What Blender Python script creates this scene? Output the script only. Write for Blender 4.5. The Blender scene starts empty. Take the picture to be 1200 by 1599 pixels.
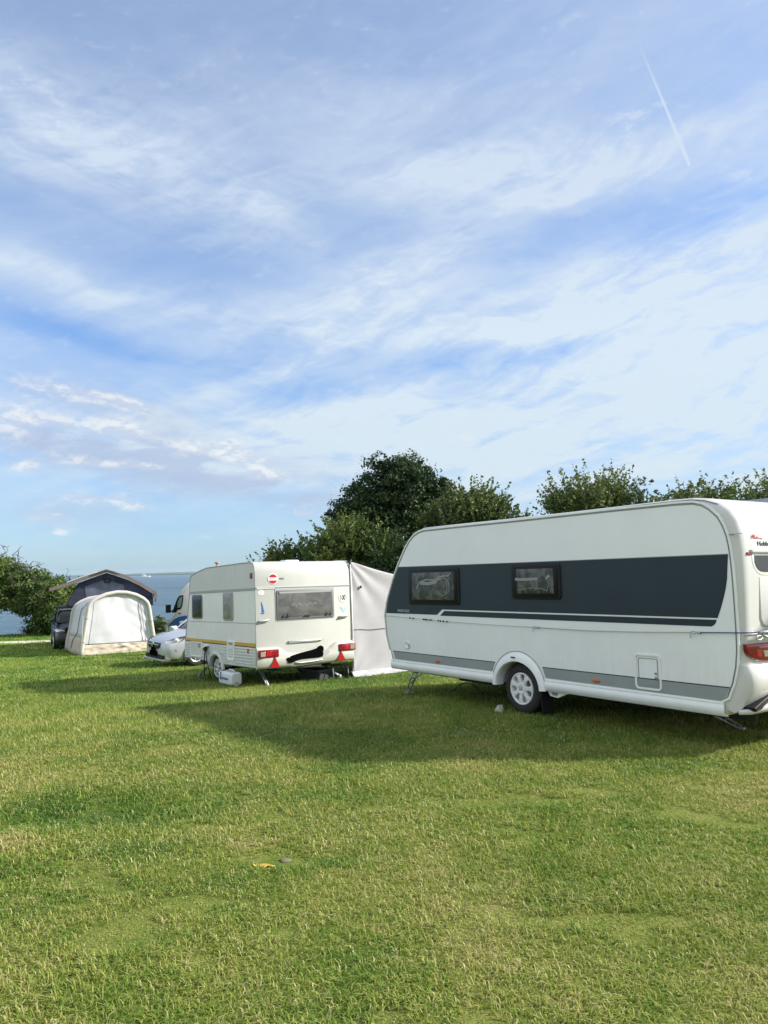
import bpy, bmesh, math, random
import numpy as np
from mathutils import Vector, Matrix, Euler, Quaternion, noise as mnoise
R = math.radians
scene = bpy.context.scene
rng = np.random.default_rng(7)
random.seed(7)

# ------------------------------------------------------------------ camera
CAM_Z = 1.65
cd = bpy.data.cameras.new("camera")
cam = bpy.data.objects.new("camera", cd)
scene.collection.objects.link(cam)
scene.camera = cam
cd.sensor_fit = 'VERTICAL'
cd.sensor_height = 36.0
cd.lens = 36.0 * 1201.0 / 1599.0
cd.clip_start = 0.05
cd.clip_end = 200000.0
cam.location = (0, 0, CAM_Z)
cam.rotation_euler = (Matrix.Rotation(R(90 + 4.43), 3, 'X') @ Matrix.Rotation(R(-0.8), 3, 'Z')).to_euler()
scene.render.resolution_x = 768
scene.render.resolution_y = 1024

# ------------------------------------------------------------------ exposure
scene.view_settings.view_transform = 'Standard'
scene.view_settings.look = 'None'
scene.view_settings.gamma = 1
scene.view_settings.use_curve_mapping = False
scene.view_settings.exposure = 1.3

# ------------------------------------------------------------------ sun + sky
SUN_EL = 31.0
SUN_AZ = 89.5      # degrees clockwise from +Y (view direction); + is to the right
sd = bpy.data.lights.new("sun", 'SUN')
sun = bpy.data.objects.new("sun", sd)
scene.collection.objects.link(sun)
sd.energy = 3.4
sd.angle = R(2.5)
sd.color = (1.0, 0.94, 0.83)
sdir = Vector((math.sin(R(SUN_AZ)) * math.cos(R(SUN_EL)), math.cos(R(SUN_AZ)) * math.cos(R(SUN_EL)), math.sin(R(SUN_EL))))
sun.rotation_euler = sdir.to_track_quat('Z', 'Y').to_euler()
sun.location = sdir * 60


class NT:
    """small expression helper round a node tree"""
    def __init__(s, tree):
        s.t = tree; s.n = tree.nodes; s.l = tree.links
    def new(s, kind, **kw):
        n = s.n.new(kind)
        for k, v in kw.items(): setattr(n, k, v)
        return n
    def put(s, sock, v):
        if isinstance(v, bpy.types.NodeSocket): s.l.new(v, sock)
        elif v is not None: sock.default_value = v
    def m(s, op, a, b=None, c=None, clamp=False):
        n = s.new('ShaderNodeMath', operation=op, use_clamp=clamp)
        s.put(n.inputs[0], a); s.put(n.inputs[1], b); s.put(n.inputs[2], c)
        return n.outputs[0]
    def mix(s, f, a, b):
        n = s.new('ShaderNodeMix', data_type='RGBA')
        s.put(n.inputs[0], f); s.put(n.inputs[6], a); s.put(n.inputs[7], b)
        return n.outputs[2]
    def noise(s, vec, scale, detail=4, rough=.55, dist=0.0):
        n = s.new('ShaderNodeTexNoise')
        s.put(n.inputs['Vector'], vec); s.put(n.inputs['Scale'], scale); s.put(n.inputs['Detail'], detail)
        s.put(n.inputs['Roughness'], rough); s.put(n.inputs['Distortion'], dist)
        return n.outputs[0]
    def vec(s, x, y, z):
        n = s.new('ShaderNodeCombineXYZ')
        s.put(n.inputs[0], x); s.put(n.inputs[1], y); s.put(n.inputs[2], z)
        return n.outputs[0]
    def remap(s, v, a, b, c=0.0, d=1.0, smooth=True):
        n = s.new('ShaderNodeMapRange')
        if smooth: n.interpolation_type = 'SMOOTHSTEP'
        s.put(n.inputs[0], v)
        for i, q in enumerate((a, b, c, d)): s.put(n.inputs[i + 1], q)
        return n.outputs[0]
    def ramp(s, v, stops):
        n = s.new('ShaderNodeValToRGB')
        while len(n.color_ramp.elements) > 1: n.color_ramp.elements.remove(n.color_ramp.elements[0])
        n.color_ramp.elements[0].position = stops[0][0]; n.color_ramp.elements[0].color = (*stops[0][1], 1)
        for p, c in stops[1:]:
            e = n.color_ramp.elements.new(p); e.color = (*c, 1)
        s.put(n.inputs[0], v)
        return n.outputs[0]


world = bpy.data.worlds.new("World")
scene.world = world
world.use_nodes = True
wt = world.node_tree
for n in list(wt.nodes): wt.nodes.remove(n)
W = NT(wt)
out = W.new('ShaderNodeOutputWorld')
bg = W.new('ShaderNodeBackground')
wt.links.new(bg.outputs[0], out.inputs[0])
sky = W.new('ShaderNodeTexSky', sky_type='NISHITA')
sky.sun_disc = False
sky.sun_elevation = R(SUN_EL)
sky.sun_rotation = R(SUN_AZ)
sky.altitude = 0
sky.air_density = 1.0
sky.dust_density = 0.6
sky.ozone_density = 3.5
tc = W.new('ShaderNodeTexCoord')
sep = W.new('ShaderNodeSeparateXYZ')
wt.links.new(tc.outputs['Generated'], sep.inputs[0])
dx, dy, dz = sep.outputs
az = W.m('ARCTAN2', dx, dy)
el = W.m('ARCSINE', dz)
# a soft domain warp shared by every cloud
wv = W.vec(W.m('MULTIPLY', az, 2.2), W.m('MULTIPLY', el, 5.0), 0.0)
w1 = W.m('SUBTRACT', W.noise(wv, 1.6, 3), 0.5)
w2 = W.m('SUBTRACT', W.noise(W.vec(W.m('MULTIPLY', az, 2.2), W.m('MULTIPLY', el, 5.0), 7.3), 1.9, 3), 0.5)
azw = W.m('ADD', az, W.m('MULTIPLY', w1, 0.15))
elw = W.m('ADD', el, W.m('MULTIPLY', w2, 0.06))


def blob(a0, e0, L, H, ang, amp, a=None, e=None):
    a = a or azw; e = e or elw
    c, s_ = math.cos(R(ang)), math.sin(R(ang))
    da = W.m('SUBTRACT', a, a0); de = W.m('SUBTRACT', e, e0)
    u = W.m('MULTIPLY_ADD', da, c / L, W.m('MULTIPLY', de, s_ / L))
    v = W.m('MULTIPLY_ADD', da, -s_ / H, W.m('MULTIPLY', de, c / H))
    q = W.m('MULTIPLY_ADD', u, u, W.m('MULTIPLY', v, v))
    return W.m('MULTIPLY', W.m('EXPONENT', W.m('MULTIPLY', q, -1.0)), amp)


def total(lst):
    t = None
    for b in lst: t = b if t is None else W.m('ADD', t, b)
    return t


cirrus = total([blob(*f) for f in [
    (-0.366, 0.495, 0.27, 0.055, -18.0, 0.62), (0.219, 0.484, 0.23, 0.035, 0.0, 0.85), (0.022, 0.383, 0.22, 0.035, 22.0, 0.65),
    (0.349, 0.351, 0.29, 0.05, 8.0, 0.75), (0.213, 0.308, 0.21, 0.024, 3.0, 0.55), (-0.107, 0.278, 0.21, 0.022, 24.0, 0.5),
    (-0.429, 0.35, 0.216, 0.03, -14.0, 0.35), (0.36, 0.20, 0.4, 0.075, 5.0, 0.95), (0.085, 0.150, 0.35, 0.04, 0.0, 0.62),
    (-0.247, 0.331, 0.208, 0.02, -8.0, 0.3), (-0.148, 0.447, 0.06, 0.035, -10.0, 0.3), (0.42, 0.09, 0.4, 0.05, 0.0, 0.55),
    (0.0, 0.56, 0.5, 0.10, 8.0, 0.30), (-0.34, 0.16, 0.40, 0.09, -4.0, 0.50), (0.35, 0.25, 0.45, 0.10, 3.0, 0.35), (-0.05, .20, .2, .03, 10, .3), (0.9, 0.4, 0.4, 0.3, 0, .6), (-1.2, .5, .5, .2, 10, .5), (2.6, .5, .8, .3, 0, .55), (-2.4, .4, .7, .2, 0, .5)]])
blue = total([blob(*f) for f in [
    (-0.141, 0.229, 0.15, 0.02, 0.0, .8), (0.121, 0.268, 0.15, 0.02, -4.0, .55), (-0.443, 0.31, 0.10, 0.03, -10.0, .55),
    (-0.302, 0.280, 0.16, 0.016, -5.0, .4), (-0.223, 0.378, 0.14, 0.05, 0.0, .30), (0.44, 0.41, 0.10, 0.03, 0.0, .45)]])
# streaky texture: two directions of stretched noise, plus feathered fine fibres
def streak(ang, sx, sy, scale, detail=6, dist=.6, seed=0.0):
    c, s_ = math.cos(R(ang)), math.sin(R(ang))
    u = W.m('MULTIPLY_ADD', azw, c * sx, W.m('MULTIPLY', elw, s_ * sx))
    v = W.m('MULTIPLY_ADD', azw, -s_ * sy, W.m('MULTIPLY', elw, c * sy))
    return W.noise(W.vec(u, v, seed), scale, detail, .55, dist * .35)
st1 = streak(14, 1.6, 9.0, 2.0)
st2 = streak(-16, 2.4, 12.0, 1.7, seed=3.1)
st3 = streak(22, 6.0, 34.0, 1.6, 7, 1.2, seed=9.0)
side = W.remap(az, -0.25, 0.05)
st = W.m('ADD', W.m('MULTIPLY', st1, side), W.m('MULTIPLY', st2, W.m('SUBTRACT', 1.0, side)))
st4 = W.noise(W.vec(W.m('MULTIPLY', azw, 9.0), W.m('MULTIPLY', elw, 26.0), 1.0), 1.6, 9, .68, .35)
st = W.m('ADD', W.m('MULTIPLY', st, 0.45), W.m('ADD', W.m('MULTIPLY', st3, 0.25), W.m('MULTIPLY', st4, .30)))
tex = W.remap(st, 0.34, 0.66, 0.18, 1.34)
veil = W.m('MULTIPLY_ADD', W.remap(streak(5, 1.0, 5.0, 1.3, 5, .8, 5.5), .35, .7), .26, .20)
cm = W.m('ADD', W.m('MULTIPLY', cirrus, tex), veil)
cm = W.m('SUBTRACT', cm, W.m('MULTIPLY', blue, 0.50))
cm = W.m('MULTIPLY', cm, 0.88)
# puffy ripples
puff = W.remap(W.noise(W.vec(W.m('MULTIPLY', az, 26.0), W.m('MULTIPLY', el, 60.0), 2.0), 1.0, 6, .6, .3), .52, .70)
ripple = W.m('MULTIPLY', puff, total([blob(-0.43, 0.53, 0.13, 0.035, -10, .35, az, el), blob(0.34, 0.52, 0.05, 0.02, 0, .5, az, el), blob(0.47, 0.45, 0.06, 0.03, 0, .3, az, el)]))
cm = W.m('ADD', cm, ripple)
# contrail: a long thin line that feathers out at its top
a0, e0, a1, e1 = 0.3364, 0.6077, 0.3975, 0.4617
ln = math.hypot(a1 - a0, e1 - e0); ux, uy = (a1 - a0) / ln, (e1 - e0) / ln
ca = W.m('SUBTRACT', az, a0); ce = W.m('SUBTRACT', el, e0)
cu = W.m('MULTIPLY_ADD', ca, ux / ln, W.m('MULTIPLY', ce, uy / ln))
cvv = W.m('MULTIPLY_ADD', ca, -uy, W.m('MULTIPLY', ce, ux))
cvv = W.m('ADD', cvv, W.m('MULTIPLY', W.m('MULTIPLY', cu, W.m('SUBTRACT', 1.0, cu)), -0.006))
wid = W.remap(cu, 0.0, 1.0, 0.0011, 0.0016, False)
cq = W.m('DIVIDE', cvv, wid)
cl = W.m('EXPONENT', W.m('MULTIPLY', W.m('MULTIPLY', cq, cq), -1.0))
cl = W.m('MULTIPLY', cl, W.m('MULTIPLY', W.remap(cu, 0.0, 0.55), W.remap(cu, 1.0, 0.985)))
cm = W.m('ADD', cm, W.m('MULTIPLY', cl, 0.55))
# thicker bright veil added out of view, overhead and behind, to raise fill light
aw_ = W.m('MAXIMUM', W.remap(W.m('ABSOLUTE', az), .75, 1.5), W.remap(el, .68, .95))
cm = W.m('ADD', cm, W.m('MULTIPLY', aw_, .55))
cm = W.m('MAXIMUM', W.m('MINIMUM', cm, 0.95), 0.0)
# low fair weather cumulus over the sea
cbs = [(-0.3462, 0.181, 0.052, 0.0141, -6.0), (-0.3202, 0.2072, 0.0354, 0.0087, -14.0), (-0.3837, 0.2186, 0.0624, 0.0108, -10.0), (-0.1777, 0.1469, 0.0354, 0.0119, -14.0),
       (-0.202, 0.166, 0.0167, 0.0065, 0.0), (-0.145, 0.1234, 0.025, 0.0097, -10.0), (-0.4353, 0.1315, 0.0167, 0.0065, 0.0), (-0.2965, 0.1349, 0.0291, 0.0054, -6.0), (-0.3604, 0.1376, 0.0416, 0.0054, -4.0),
       (-0.3324, 0.0961, 0.0135, 0.0054, 0.0), (-0.3744, 0.0937, 0.0312, 0.0065, -4.0), (-0.4062, 0.0685, 0.0291, 0.0087, -5.0), (-0.3988, 0.0517, 0.0104, 0.0043, 0.0), (-0.1082, 0.0755, 0.0187, 0.0054, -5.0),
       (-0.3112, 0.0854, 0.025, 0.0065, -5.0), (-0.4536, 0.1873, 0.052, 0.0238, 0.0), (-0.238, 0.1588, 0.0416, 0.0076, -8.0), (-0.9, .12, .3, .03, 0), (-1.6, .15, .4, .04, 0), (2.5, .12, .6, .04, 0)]
azc = W.m('MULTIPLY_ADD', w1, .02, az); elc = W.m('MULTIPLY_ADD', w2, .010, el)
cb = total([blob(*f, 1.0, azc, elc) for f in cbs])
cbn = W.noise(W.vec(W.m('MULTIPLY', az, 19.0), W.m('MULTIPLY', el, 40.0), 4.0), 1.3, 9, .66, .2)
cmask = W.remap(W.m('ADD', W.m('MULTIPLY', cb, .50), W.m('MULTIPLY', cbn, 1.05)), .55, 1.15)
# shading of the cumulus: sample the same puffs a little lower, the difference reads as a lit top
cbn2 = W.noise(W.vec(W.m('MULTIPLY', az, 19.0), W.m('MULTIPLY', W.m('ADD', el, 0.007), 40.0), 4.0), 1.3, 9, .66, .2)
lit = W.remap(W.m('SUBTRACT', cbn, cbn2), -0.07, 0.10)
shade_band = total([blob(*f, azc, elc) for f in [(-0.3235, 0.160, 0.156, 0.030, -6.0, 1.0), (-0.222, 0.1268, 0.156, 0.026, -8.0, 1.0), (-0.3741, 0.0767, 0.125, 0.022, -3.0, .45), (-0.4253, 0.1516, 0.094, 0.02, -3.0, .4), (-0.1328, 0.1028, 0.083, 0.018, -5.0, .5), (-0.3541, 0.213, 0.125, 0.022, -10.0, .5)]])
shade_band = W.m('MULTIPLY', shade_band, W.remap(W.noise(W.vec(W.m('MULTIPLY', azw, 6.0), W.m('MULTIPLY', elw, 22.0), 8.0), 1.5, 8, .62, .3), .30, .62), clamp=True)
skyc = W.new('ShaderNodeMix', data_type='RGBA', blend_type='MULTIPLY')
skyc.inputs[0].default_value = 1.0
wt.links.new(sky.outputs[0], skyc.inputs[6])
tint = W.ramp(W.remap(el, 0.0, 0.62, 0.0, 1.0, False), [(0.0, (0.46, 0.66, 0.96)), (0.18, (0.49, 0.69, 0.92)), (0.5, (0.80, 0.92, 1.08)), (1.0, (1.34, 1.24, 1.20))])
wt.links.new(tint, skyc.inputs[7])
base = skyc.outputs[2]
SKYK = 0.080
base = W.mix(W.m('MULTIPLY', shade_band, .5), base, (2.30, 2.75, 3.55, 1))
c_hi = W.ramp(W.remap(el, 0.0, 0.6, 0, 1, False), [(0.0, (3.5, 4.1, 4.5)), (0.5, (3.7, 4.25, 4.75)), (1.0, (3.2, 3.75, 4.6))])
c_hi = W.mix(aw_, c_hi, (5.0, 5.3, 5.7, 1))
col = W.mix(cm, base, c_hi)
col = W.mix(W.m('MULTIPLY', shade_band, .72), col, (2.20, 2.75, 3.85, 1))
ccol = W.mix(lit, (3.1, 3.5, 4.2, 1), (4.7, 4.75, 4.75, 1))
col = W.mix(W.m('MULTIPLY', cmask, .72), col, ccol)
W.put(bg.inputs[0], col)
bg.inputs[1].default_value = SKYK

# ------------------------------------------------------------------ object helpers
col_root = scene.collection


def tag(o, label=None, cat=None, group=None, kind=None):
    if label: o['label'] = label
    if cat: o['category'] = cat
    if group: o['group'] = group
    if kind: o['kind'] = kind
    return o


def empty(name, loc, rot=(0, 0, 0), label=None, cat=None, group=None):
    o = bpy.data.objects.new(name, None)
    col_root.objects.link(o)
    o.location = loc; o.rotation_euler = rot
    o.empty_display_size = 0.3
    return tag(o, label, cat, group)


class MB:
    def __init__(s): s.v = []; s.f = []; s.sm = []
    def add(s, vs, fs, smooth=False):
        b = len(s.v)
        s.v += [tuple(map(float, v)) for v in vs]
        s.f += [tuple(b + i for i in f) for f in fs]
        s.sm += [smooth] * len(fs)
        return s
    def box(s, c, d, rot=None):
        x, y, z = (q / 2 for q in d)
        vs = [Vector((sx * x, sy * y, sz * z)) for sx in (-1, 1) for sy in (-1, 1) for sz in (-1, 1)]
        if rot is not None:
            m = Euler(rot).to_matrix(); vs = [m @ v for v in vs]
        vs = [v + Vector(c) for v in vs]
        return s.add(vs, [(0, 1, 3, 2), (4, 6, 7, 5), (0, 4, 5, 1), (2, 3, 7, 6), (0, 2, 6, 4), (1, 5, 7, 3)])
    def tube(s, pts, r, n=8, caps=True):
        pts = [Vector(p) for p in pts]
        if not hasattr(r, '__len__'): r = [r] * len(pts)
        rings = []; prev = None
        for i, p in enumerate(pts):
            t = (pts[min(i + 1, len(pts) - 1)] - pts[max(i - 1, 0)])
            t = t.normalized() if t.length > 1e-9 else Vector((0, 0, 1))
            if prev is None:
                a = Vector((0, 0, 1)) if abs(t.z) < .9 else Vector((1, 0, 0))
                u = t.cross(a).normalized()
            else:
                u = (prev - t * prev.dot(t)).normalized()
            prev = u; w = t.cross(u)
            rings.append([p + (u * math.cos(2 * math.pi * k / n) + w * math.sin(2 * math.pi * k / n)) * r[i] for k in range(n)])
        vs = [v for ring in rings for v in ring]; fs = []
        for i in range(len(pts) - 1):
            for k in range(n):
                a = i * n + k; b = i * n + (k + 1) % n
                fs.append((a, b, b + n, a + n))
        s.add(vs, fs, True)
        if caps:
            s.add(rings[0], [tuple(range(n))[::-1]]); s.add(rings[-1], [tuple(range(n))])
        return s
    def lathe(s, c, axis, prof, n=24, smooth=True):
        """prof: (distance along the axis, radius)"""
        c = Vector(c); axis = Vector(axis).normalized()
        a = Vector((0, 0, 1)) if abs(axis.z) < .9 else Vector((1, 0, 0))
        u = axis.cross(a).normalized(); w = axis.cross(u)
        vs = [c + axis * h + (u * math.cos(2 * math.pi * k / n) + w * math.sin(2 * math.pi * k / n)) * r for h, r in prof for k in range(n)]
        fs = [(i * n + k, i * n + (k + 1) % n, (i + 1) * n + (k + 1) % n, (i + 1) * n + k) for i in range(len(prof) - 1) for k in range(n)]
        s.add(vs, fs, smooth)
        if prof[0][1] > 1e-5: s.add(vs[:n], [tuple(range(n))[::-1]])
        if prof[-1][1] > 1e-5: s.add(vs[-n:], [tuple(range(n))])
        return s
    def rings(s, rings, cap0=True, cap1=True, smooth=True, close=True):
        n = len(rings[0]); vs = [v for r in rings for v in r]; fs = []
        for i in range(len(rings) - 1):
            for k in range(n if close else n - 1):
                a = i * n + k; b = i * n + (k + 1) % n
                fs.append((a, b, b + n, a + n))
        s.add(vs, fs, smooth)
        if cap0: s.add(rings[0], [tuple(range(n))[::-1]])
        if cap1: s.add(rings[-1], [tuple(range(n))])
        return s
    def prism(s, poly, plane, p0, p1, bev=0.0):
        """poly: 2d points. plane 'xz' -> extruded along y from p0 to p1; 'yz' -> along x; 'xy' -> along z. The p1 end may be bevelled."""
        def P(q, h):
            return {'xz': (q[0], h, q[1]), 'yz': (h, q[0], q[1]), 'xy': (q[0], q[1], h)}[plane]
        lev = [(p0, 0)]
        if bev > 0:
            sg = 1 if p1 > p0 else -1
            lev += [(p1 - sg * bev, 0), (p1 - sg * bev * .3, bev * .35), (p1, bev)]
        else: lev += [(p1, 0)]
        rg = [[P(q, h) for q in inset(poly, i)] for h, i in lev]
        return s.rings(rg, smooth=False)
    def build(s, name, mat, parent=None, auto=None, bevel=0, fixn=True, sub=0):
        me = bpy.data.meshes.new(name)
        me.from_pydata(s.v, [], s.f)
        me.polygons.foreach_set('use_smooth', s.sm)
        me.materials.append(mat)
        me.update()
        if fixn:
            bm = bmesh.new(); bm.from_mesh(me)
            lo_ = [v_ for v_ in bm.verts if not v_.link_faces]
            if lo_: bmesh.ops.delete(bm, geom=lo_, context='VERTS')
            bmesh.ops.remove_doubles(bm, verts=bm.verts, dist=1e-5)
            bmesh.ops.recalc_face_normals(bm, faces=bm.faces)
            bm.to_mesh(me); bm.free()
        if auto is not None:
            try: me.set_sharp_from_angle(angle=R(auto))
            except Exception: pass
        o = bpy.data.objects.new(name, me)
        col_root.objects.link(o)
        if parent is not None: o.parent = parent
        if bevel:
            md = o.modifiers.new('bevel', 'BEVEL'); md.width = bevel; md.segments = 2; md.limit_method = 'ANGLE'; md.angle_limit = R(40)
        if sub:
            md = o.modifiers.new('sub', 'SUBSURF'); md.levels = sub; md.render_levels = sub
        return o


def area2(poly):
    return sum(poly[i][0] * poly[(i + 1) % len(poly)][1] - poly[(i + 1) % len(poly)][0] * poly[i][1] for i in range(len(poly))) / 2


def inset(poly, d):
    if abs(d) < 1e-9: return [tuple(p) for p in poly]
    sg = 1 if area2(poly) > 0 else -1
    n = len(poly); res = []
    for i in range(n):
        a, b, c = Vector(poly[i - 1]), Vector(poly[i]), Vector(poly[(i + 1) % n])
        e1 = (b - a); e2 = (c - b)
        if e1.length < 1e-9 or e2.length < 1e-9: res.append(tuple(b)); continue
        e1.normalize(); e2.normalize()
        n1 = Vector((-e1.y, e1.x)) * sg; n2 = Vector((-e2.y, e2.x)) * sg
        m = n1 + n2
        if m.length < 1e-6: res.append(tuple(b)); continue
        m.normalize(); k = max(m.dot(n1), .35)
        res.append(tuple(b + m * (d / k)))
    return res


def rrect(x0, z0, x1, z1, r=.03, n=5, skew=0.0):
    """rounded rectangle, skew shifts the top edge"""
    pts = []
    for cx, cz, a in ((x1 - r, z1 - r, 0), (x0 + r, z1 - r, 90), (x0 + r, z0 + r, 180), (x1 - r, z0 + r, 270)):
        for k in range(n):
            t = R(a + 90 * k / (n - 1))
            x = cx + r * math.cos(t); z = cz + r * math.sin(t)
            pts.append((x + skew * (z - z0) / (z1 - z0), z))
    return pts


def circ(cx, cz, r, n=24, rz=None):
    return [(cx + r * math.cos(2 * math.pi * k / n), cz + (rz or r) * math.sin(2 * math.pi * k / n)) for k in range(n)]


def ribbon(path, w, plane, p0, p1, mb=None, closed=False):
    """a raised strip of width w along a 2d path"""
    mb = mb or MB()
    pts = [Vector(p) for p in path]; L = []; Rr = []
    n = len(pts)
    for i in range(n):
        a = pts[i - 1] if (i > 0 or closed) else pts[i]
        c = pts[(i + 1) % n] if (i < n - 1 or closed) else pts[i]
        t = (c - a)
        t = t.normalized() if t.length > 1e-9 else Vector((1, 0))
        nn = Vector((-t.y, t.x)) * w / 2
        L.append(pts[i] + nn); Rr.append(pts[i] - nn)
    def P(q, h): return {'xz': (q[0], h, q[1]), 'yz': (h, q[0], q[1]), 'xy': (q[0], q[1], h)}[plane]
    rings = []
    for i in range(n):
        rings.append([P(L[i], p0), P(L[i], p1), P(Rr[i], p1), P(Rr[i], p0)])
    if closed: rings.append(rings[0])
    return mb.rings(rings, not closed, not closed, smooth=False)


def text_mesh(body, size, matrix, mat, name='lettering', parent=None, depth=.001, xs=1.0, shear=0.0, bold=0.0):
    cu = bpy.data.curves.new('lettering', 'FONT')
    cu.body = body; cu.size = size; cu.extrude = depth; cu.align_x = 'CENTER'; cu.align_y = 'CENTER'; cu.shear = shear; cu.offset = bold
    cu.resolution_u = 3
    to = bpy.data.objects.new('lettering', cu)
    col_root.objects.link(to)
    bpy.context.view_layer.update()
    me = bpy.data.meshes.new_from_object(to.evaluated_get(bpy.context.evaluated_depsgraph_get()))
    bpy.data.objects.remove(to); bpy.data.curves.remove(cu)
    me.name = name
    me.transform(matrix @ Matrix.Diagonal((xs, 1, 1, 1)))
    me.materials.clear(); me.materials.append(mat)
    o = bpy.data.objects.new(name, me); col_root.objects.link(o)
    if parent is not None: o.parent = parent
    return o


# text facing matrices (in caravan space: x forward, y left, z up)
def tm_left(x, y, z):      # read from the left side: right-hand of the reader is -x
    m = Matrix(((-1, 0, 0, x), (0, 0, 1, y), (0, 1, 0, z), (0, 0, 0, 1)))
    return m
def tm_rear(x, y, z):      # read from behind: right-hand of the reader is -y
    m = Matrix(((0, 0, -1, x), (-1, 0, 0, y), (0, 1, 0, z), (0, 0, 0, 1)))
    return m


# ------------------------------------------------------------------ materials
MATS = {}


def mat(name, color=(.8, .8, .8), rough=.5, metal=0.0, var=0.0, vscale=3.0, bump=0.0, bscale=30.0, spec=.5, coat=0.0, trans=0.0, alpha=None, emit=None, rvar=0.0, dirt=None, stretch=None):
    if name in MATS: return MATS[name]
    m = bpy.data.materials.new(name); m.use_nodes = True
    N = NT(m.node_tree); b = N.n['Principled BSDF']
    b.inputs['Roughness'].default_value = rough; b.inputs['Metallic'].default_value = metal
    b.inputs['Specular IOR Level'].default_value = spec
    b.inputs['Coat Weight'].default_value = coat
    b.inputs['Transmission Weight'].default_value = trans
    tcn = N.new('ShaderNodeTexCoord'); vec = tcn.outputs['Object']
    if stretch:
        mp = N.new('ShaderNodeMapping'); mp.inputs['Scale'].default_value = stretch
        N.l.new(vec, mp.inputs[0]); vec = mp.outputs[0]
    c = (*color, 1)
    cc = c
    if var > 0:
        nz = N.noise(vec, vscale, 6, .6)
        lo = tuple(q * (1 - var) for q in color) + (1,); hi = tuple(min(1, q * (1 + var)) for q in color) + (1,)
        cc = N.mix(N.remap(nz, .3, .7), lo, hi)
    if dirt:
        # dirt = (z low, z high, colour, amount): splashed grime low on the body, streaked
        sp = N.new('ShaderNodeSeparateXYZ'); N.l.new(tcn.outputs['Object'], sp.inputs[0])
        h = N.remap(sp.outputs[2], dirt[0], dirt[1], 1, 0)
        mp = N.new('ShaderNodeMapping'); mp.inputs['Scale'].default_value = (9, 9, 1.2); N.l.new(tcn.outputs['Object'], mp.inputs[0])
        st_ = N.remap(N.noise(mp.outputs[0], 2.2, 6, .65), .35, .75)
        cc = N.mix(N.m('MULTIPLY', N.m('MULTIPLY', h, st_), dirt[3]), cc, (*dirt[2], 1))
    N.put(b.inputs['Base Color'], cc)
    if rvar > 0:
        N.put(b.inputs['Roughness'], N.remap(N.noise(vec, vscale * 2, 4), .3, .7, max(rough - rvar, 0.02), rough + rvar))
    if bump > 0:
        bn = N.new('ShaderNodeBump'); bn.inputs['Strength'].default_value = 1.0; bn.inputs['Distance'].default_value = bump
        N.put(bn.inputs['Height'], N.noise(vec, bscale, 4)); N.l.new(bn.outputs[0], b.inputs['Normal'])
    if emit:
        b.inputs['Emission Color'].default_value = (*emit[0], 1); b.inputs['Emission Strength'].default_value = emit[1]
    MATS[name] = m
    return m


M_hside = mat('caravan_white_shaded', (.79, .81, .825), .32, var=.03, vscale=1.2, bump=.0012, bscale=2.0, coat=.25, dirt=(.36, 1.3, (.50, .50, .44), .28))  # white set lighter than the rear's to make up for this side's shade
M_hrear = mat('caravan_gloss_white_sunlit', (.55, .555, .55), .22, var=.02, vscale=2, coat=.4, dirt=(.34, .9, (.52, .50, .42), .3))  # same white set darker, holding down the sun on the rear
M_trim = mat('white_trim', (.78, .80, .79), .25, coat=.3, var=.03, vscale=5)
M_groove = mat('seal_grey', (.22, .23, .24), .6)
M_seal = mat('seal_pale_grey', (.34, .36, .37), .6)
M_navy = mat('anthracite_film', (.018, .031, .044), .45, spec=.3, var=.06, vscale=1.5, coat=0, bump=.001, bscale=2.0)
M_grey = mat('silver_grey_film', (.27, .295, .30), .4, var=.05, vscale=2)
M_black = mat('black_plastic', (.010, .010, .011), .55, spec=.3)
M_blackgloss = mat('gloss_black', (.006, .006, .007), .5, spec=.2)
M_under = mat('chassis_dark', (.022, .022, .022), .85, var=.3)
M_steel = mat('galvanised_steel', (.42, .44, .46), .42, metal=.8, var=.2, vscale=20)
M_chrome = mat('bright_metal', (.62, .62, .62), .2, metal=.9)
M_tyre = mat('tyre_rubber', (.020, .020, .020), .8, bump=.002, bscale=60, var=.25, vscale=15)
M_cap = mat('hubcap_white', (.70, .71, .71), .3, coat=.3, var=.05, vscale=12)
M_orange = mat('orange_reflector', (.50, .10, .015), .25, coat=.4)
M_red = mat('red_lens', (.19, .004, .012), .15, coat=.5, var=.15, vscale=60)
M_redlight = mat('red_reflector', (.30, .008, .010), .25, coat=.3)
M_clear = mat('clear_lens', (.36, .33, .29), .15, metal=.3, coat=.5, var=.3, vscale=90)
M_red_ink = mat('red_ink', (.50, .02, .03), .4)
M_dark_ink = mat('dark_ink', (.04, .045, .055), .4)
M_grey_ink = mat('pale_ink', (.35, .38, .38), .4)
M_mustard = mat('mustard_film', (.55, .33, .04), .4, var=.08, vscale=8)
M_blue_ink = mat('blue_ink', (.01, .10, .38), .4)
M_lightblue_ink = mat('light_blue_ink', (.28, .52, .66), .4)
M_rope = mat('blue_rope', (.03, .04, .14), .7)
M_rope_pale = mat('pale_rope', (.42, .40, .33), .8)


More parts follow.
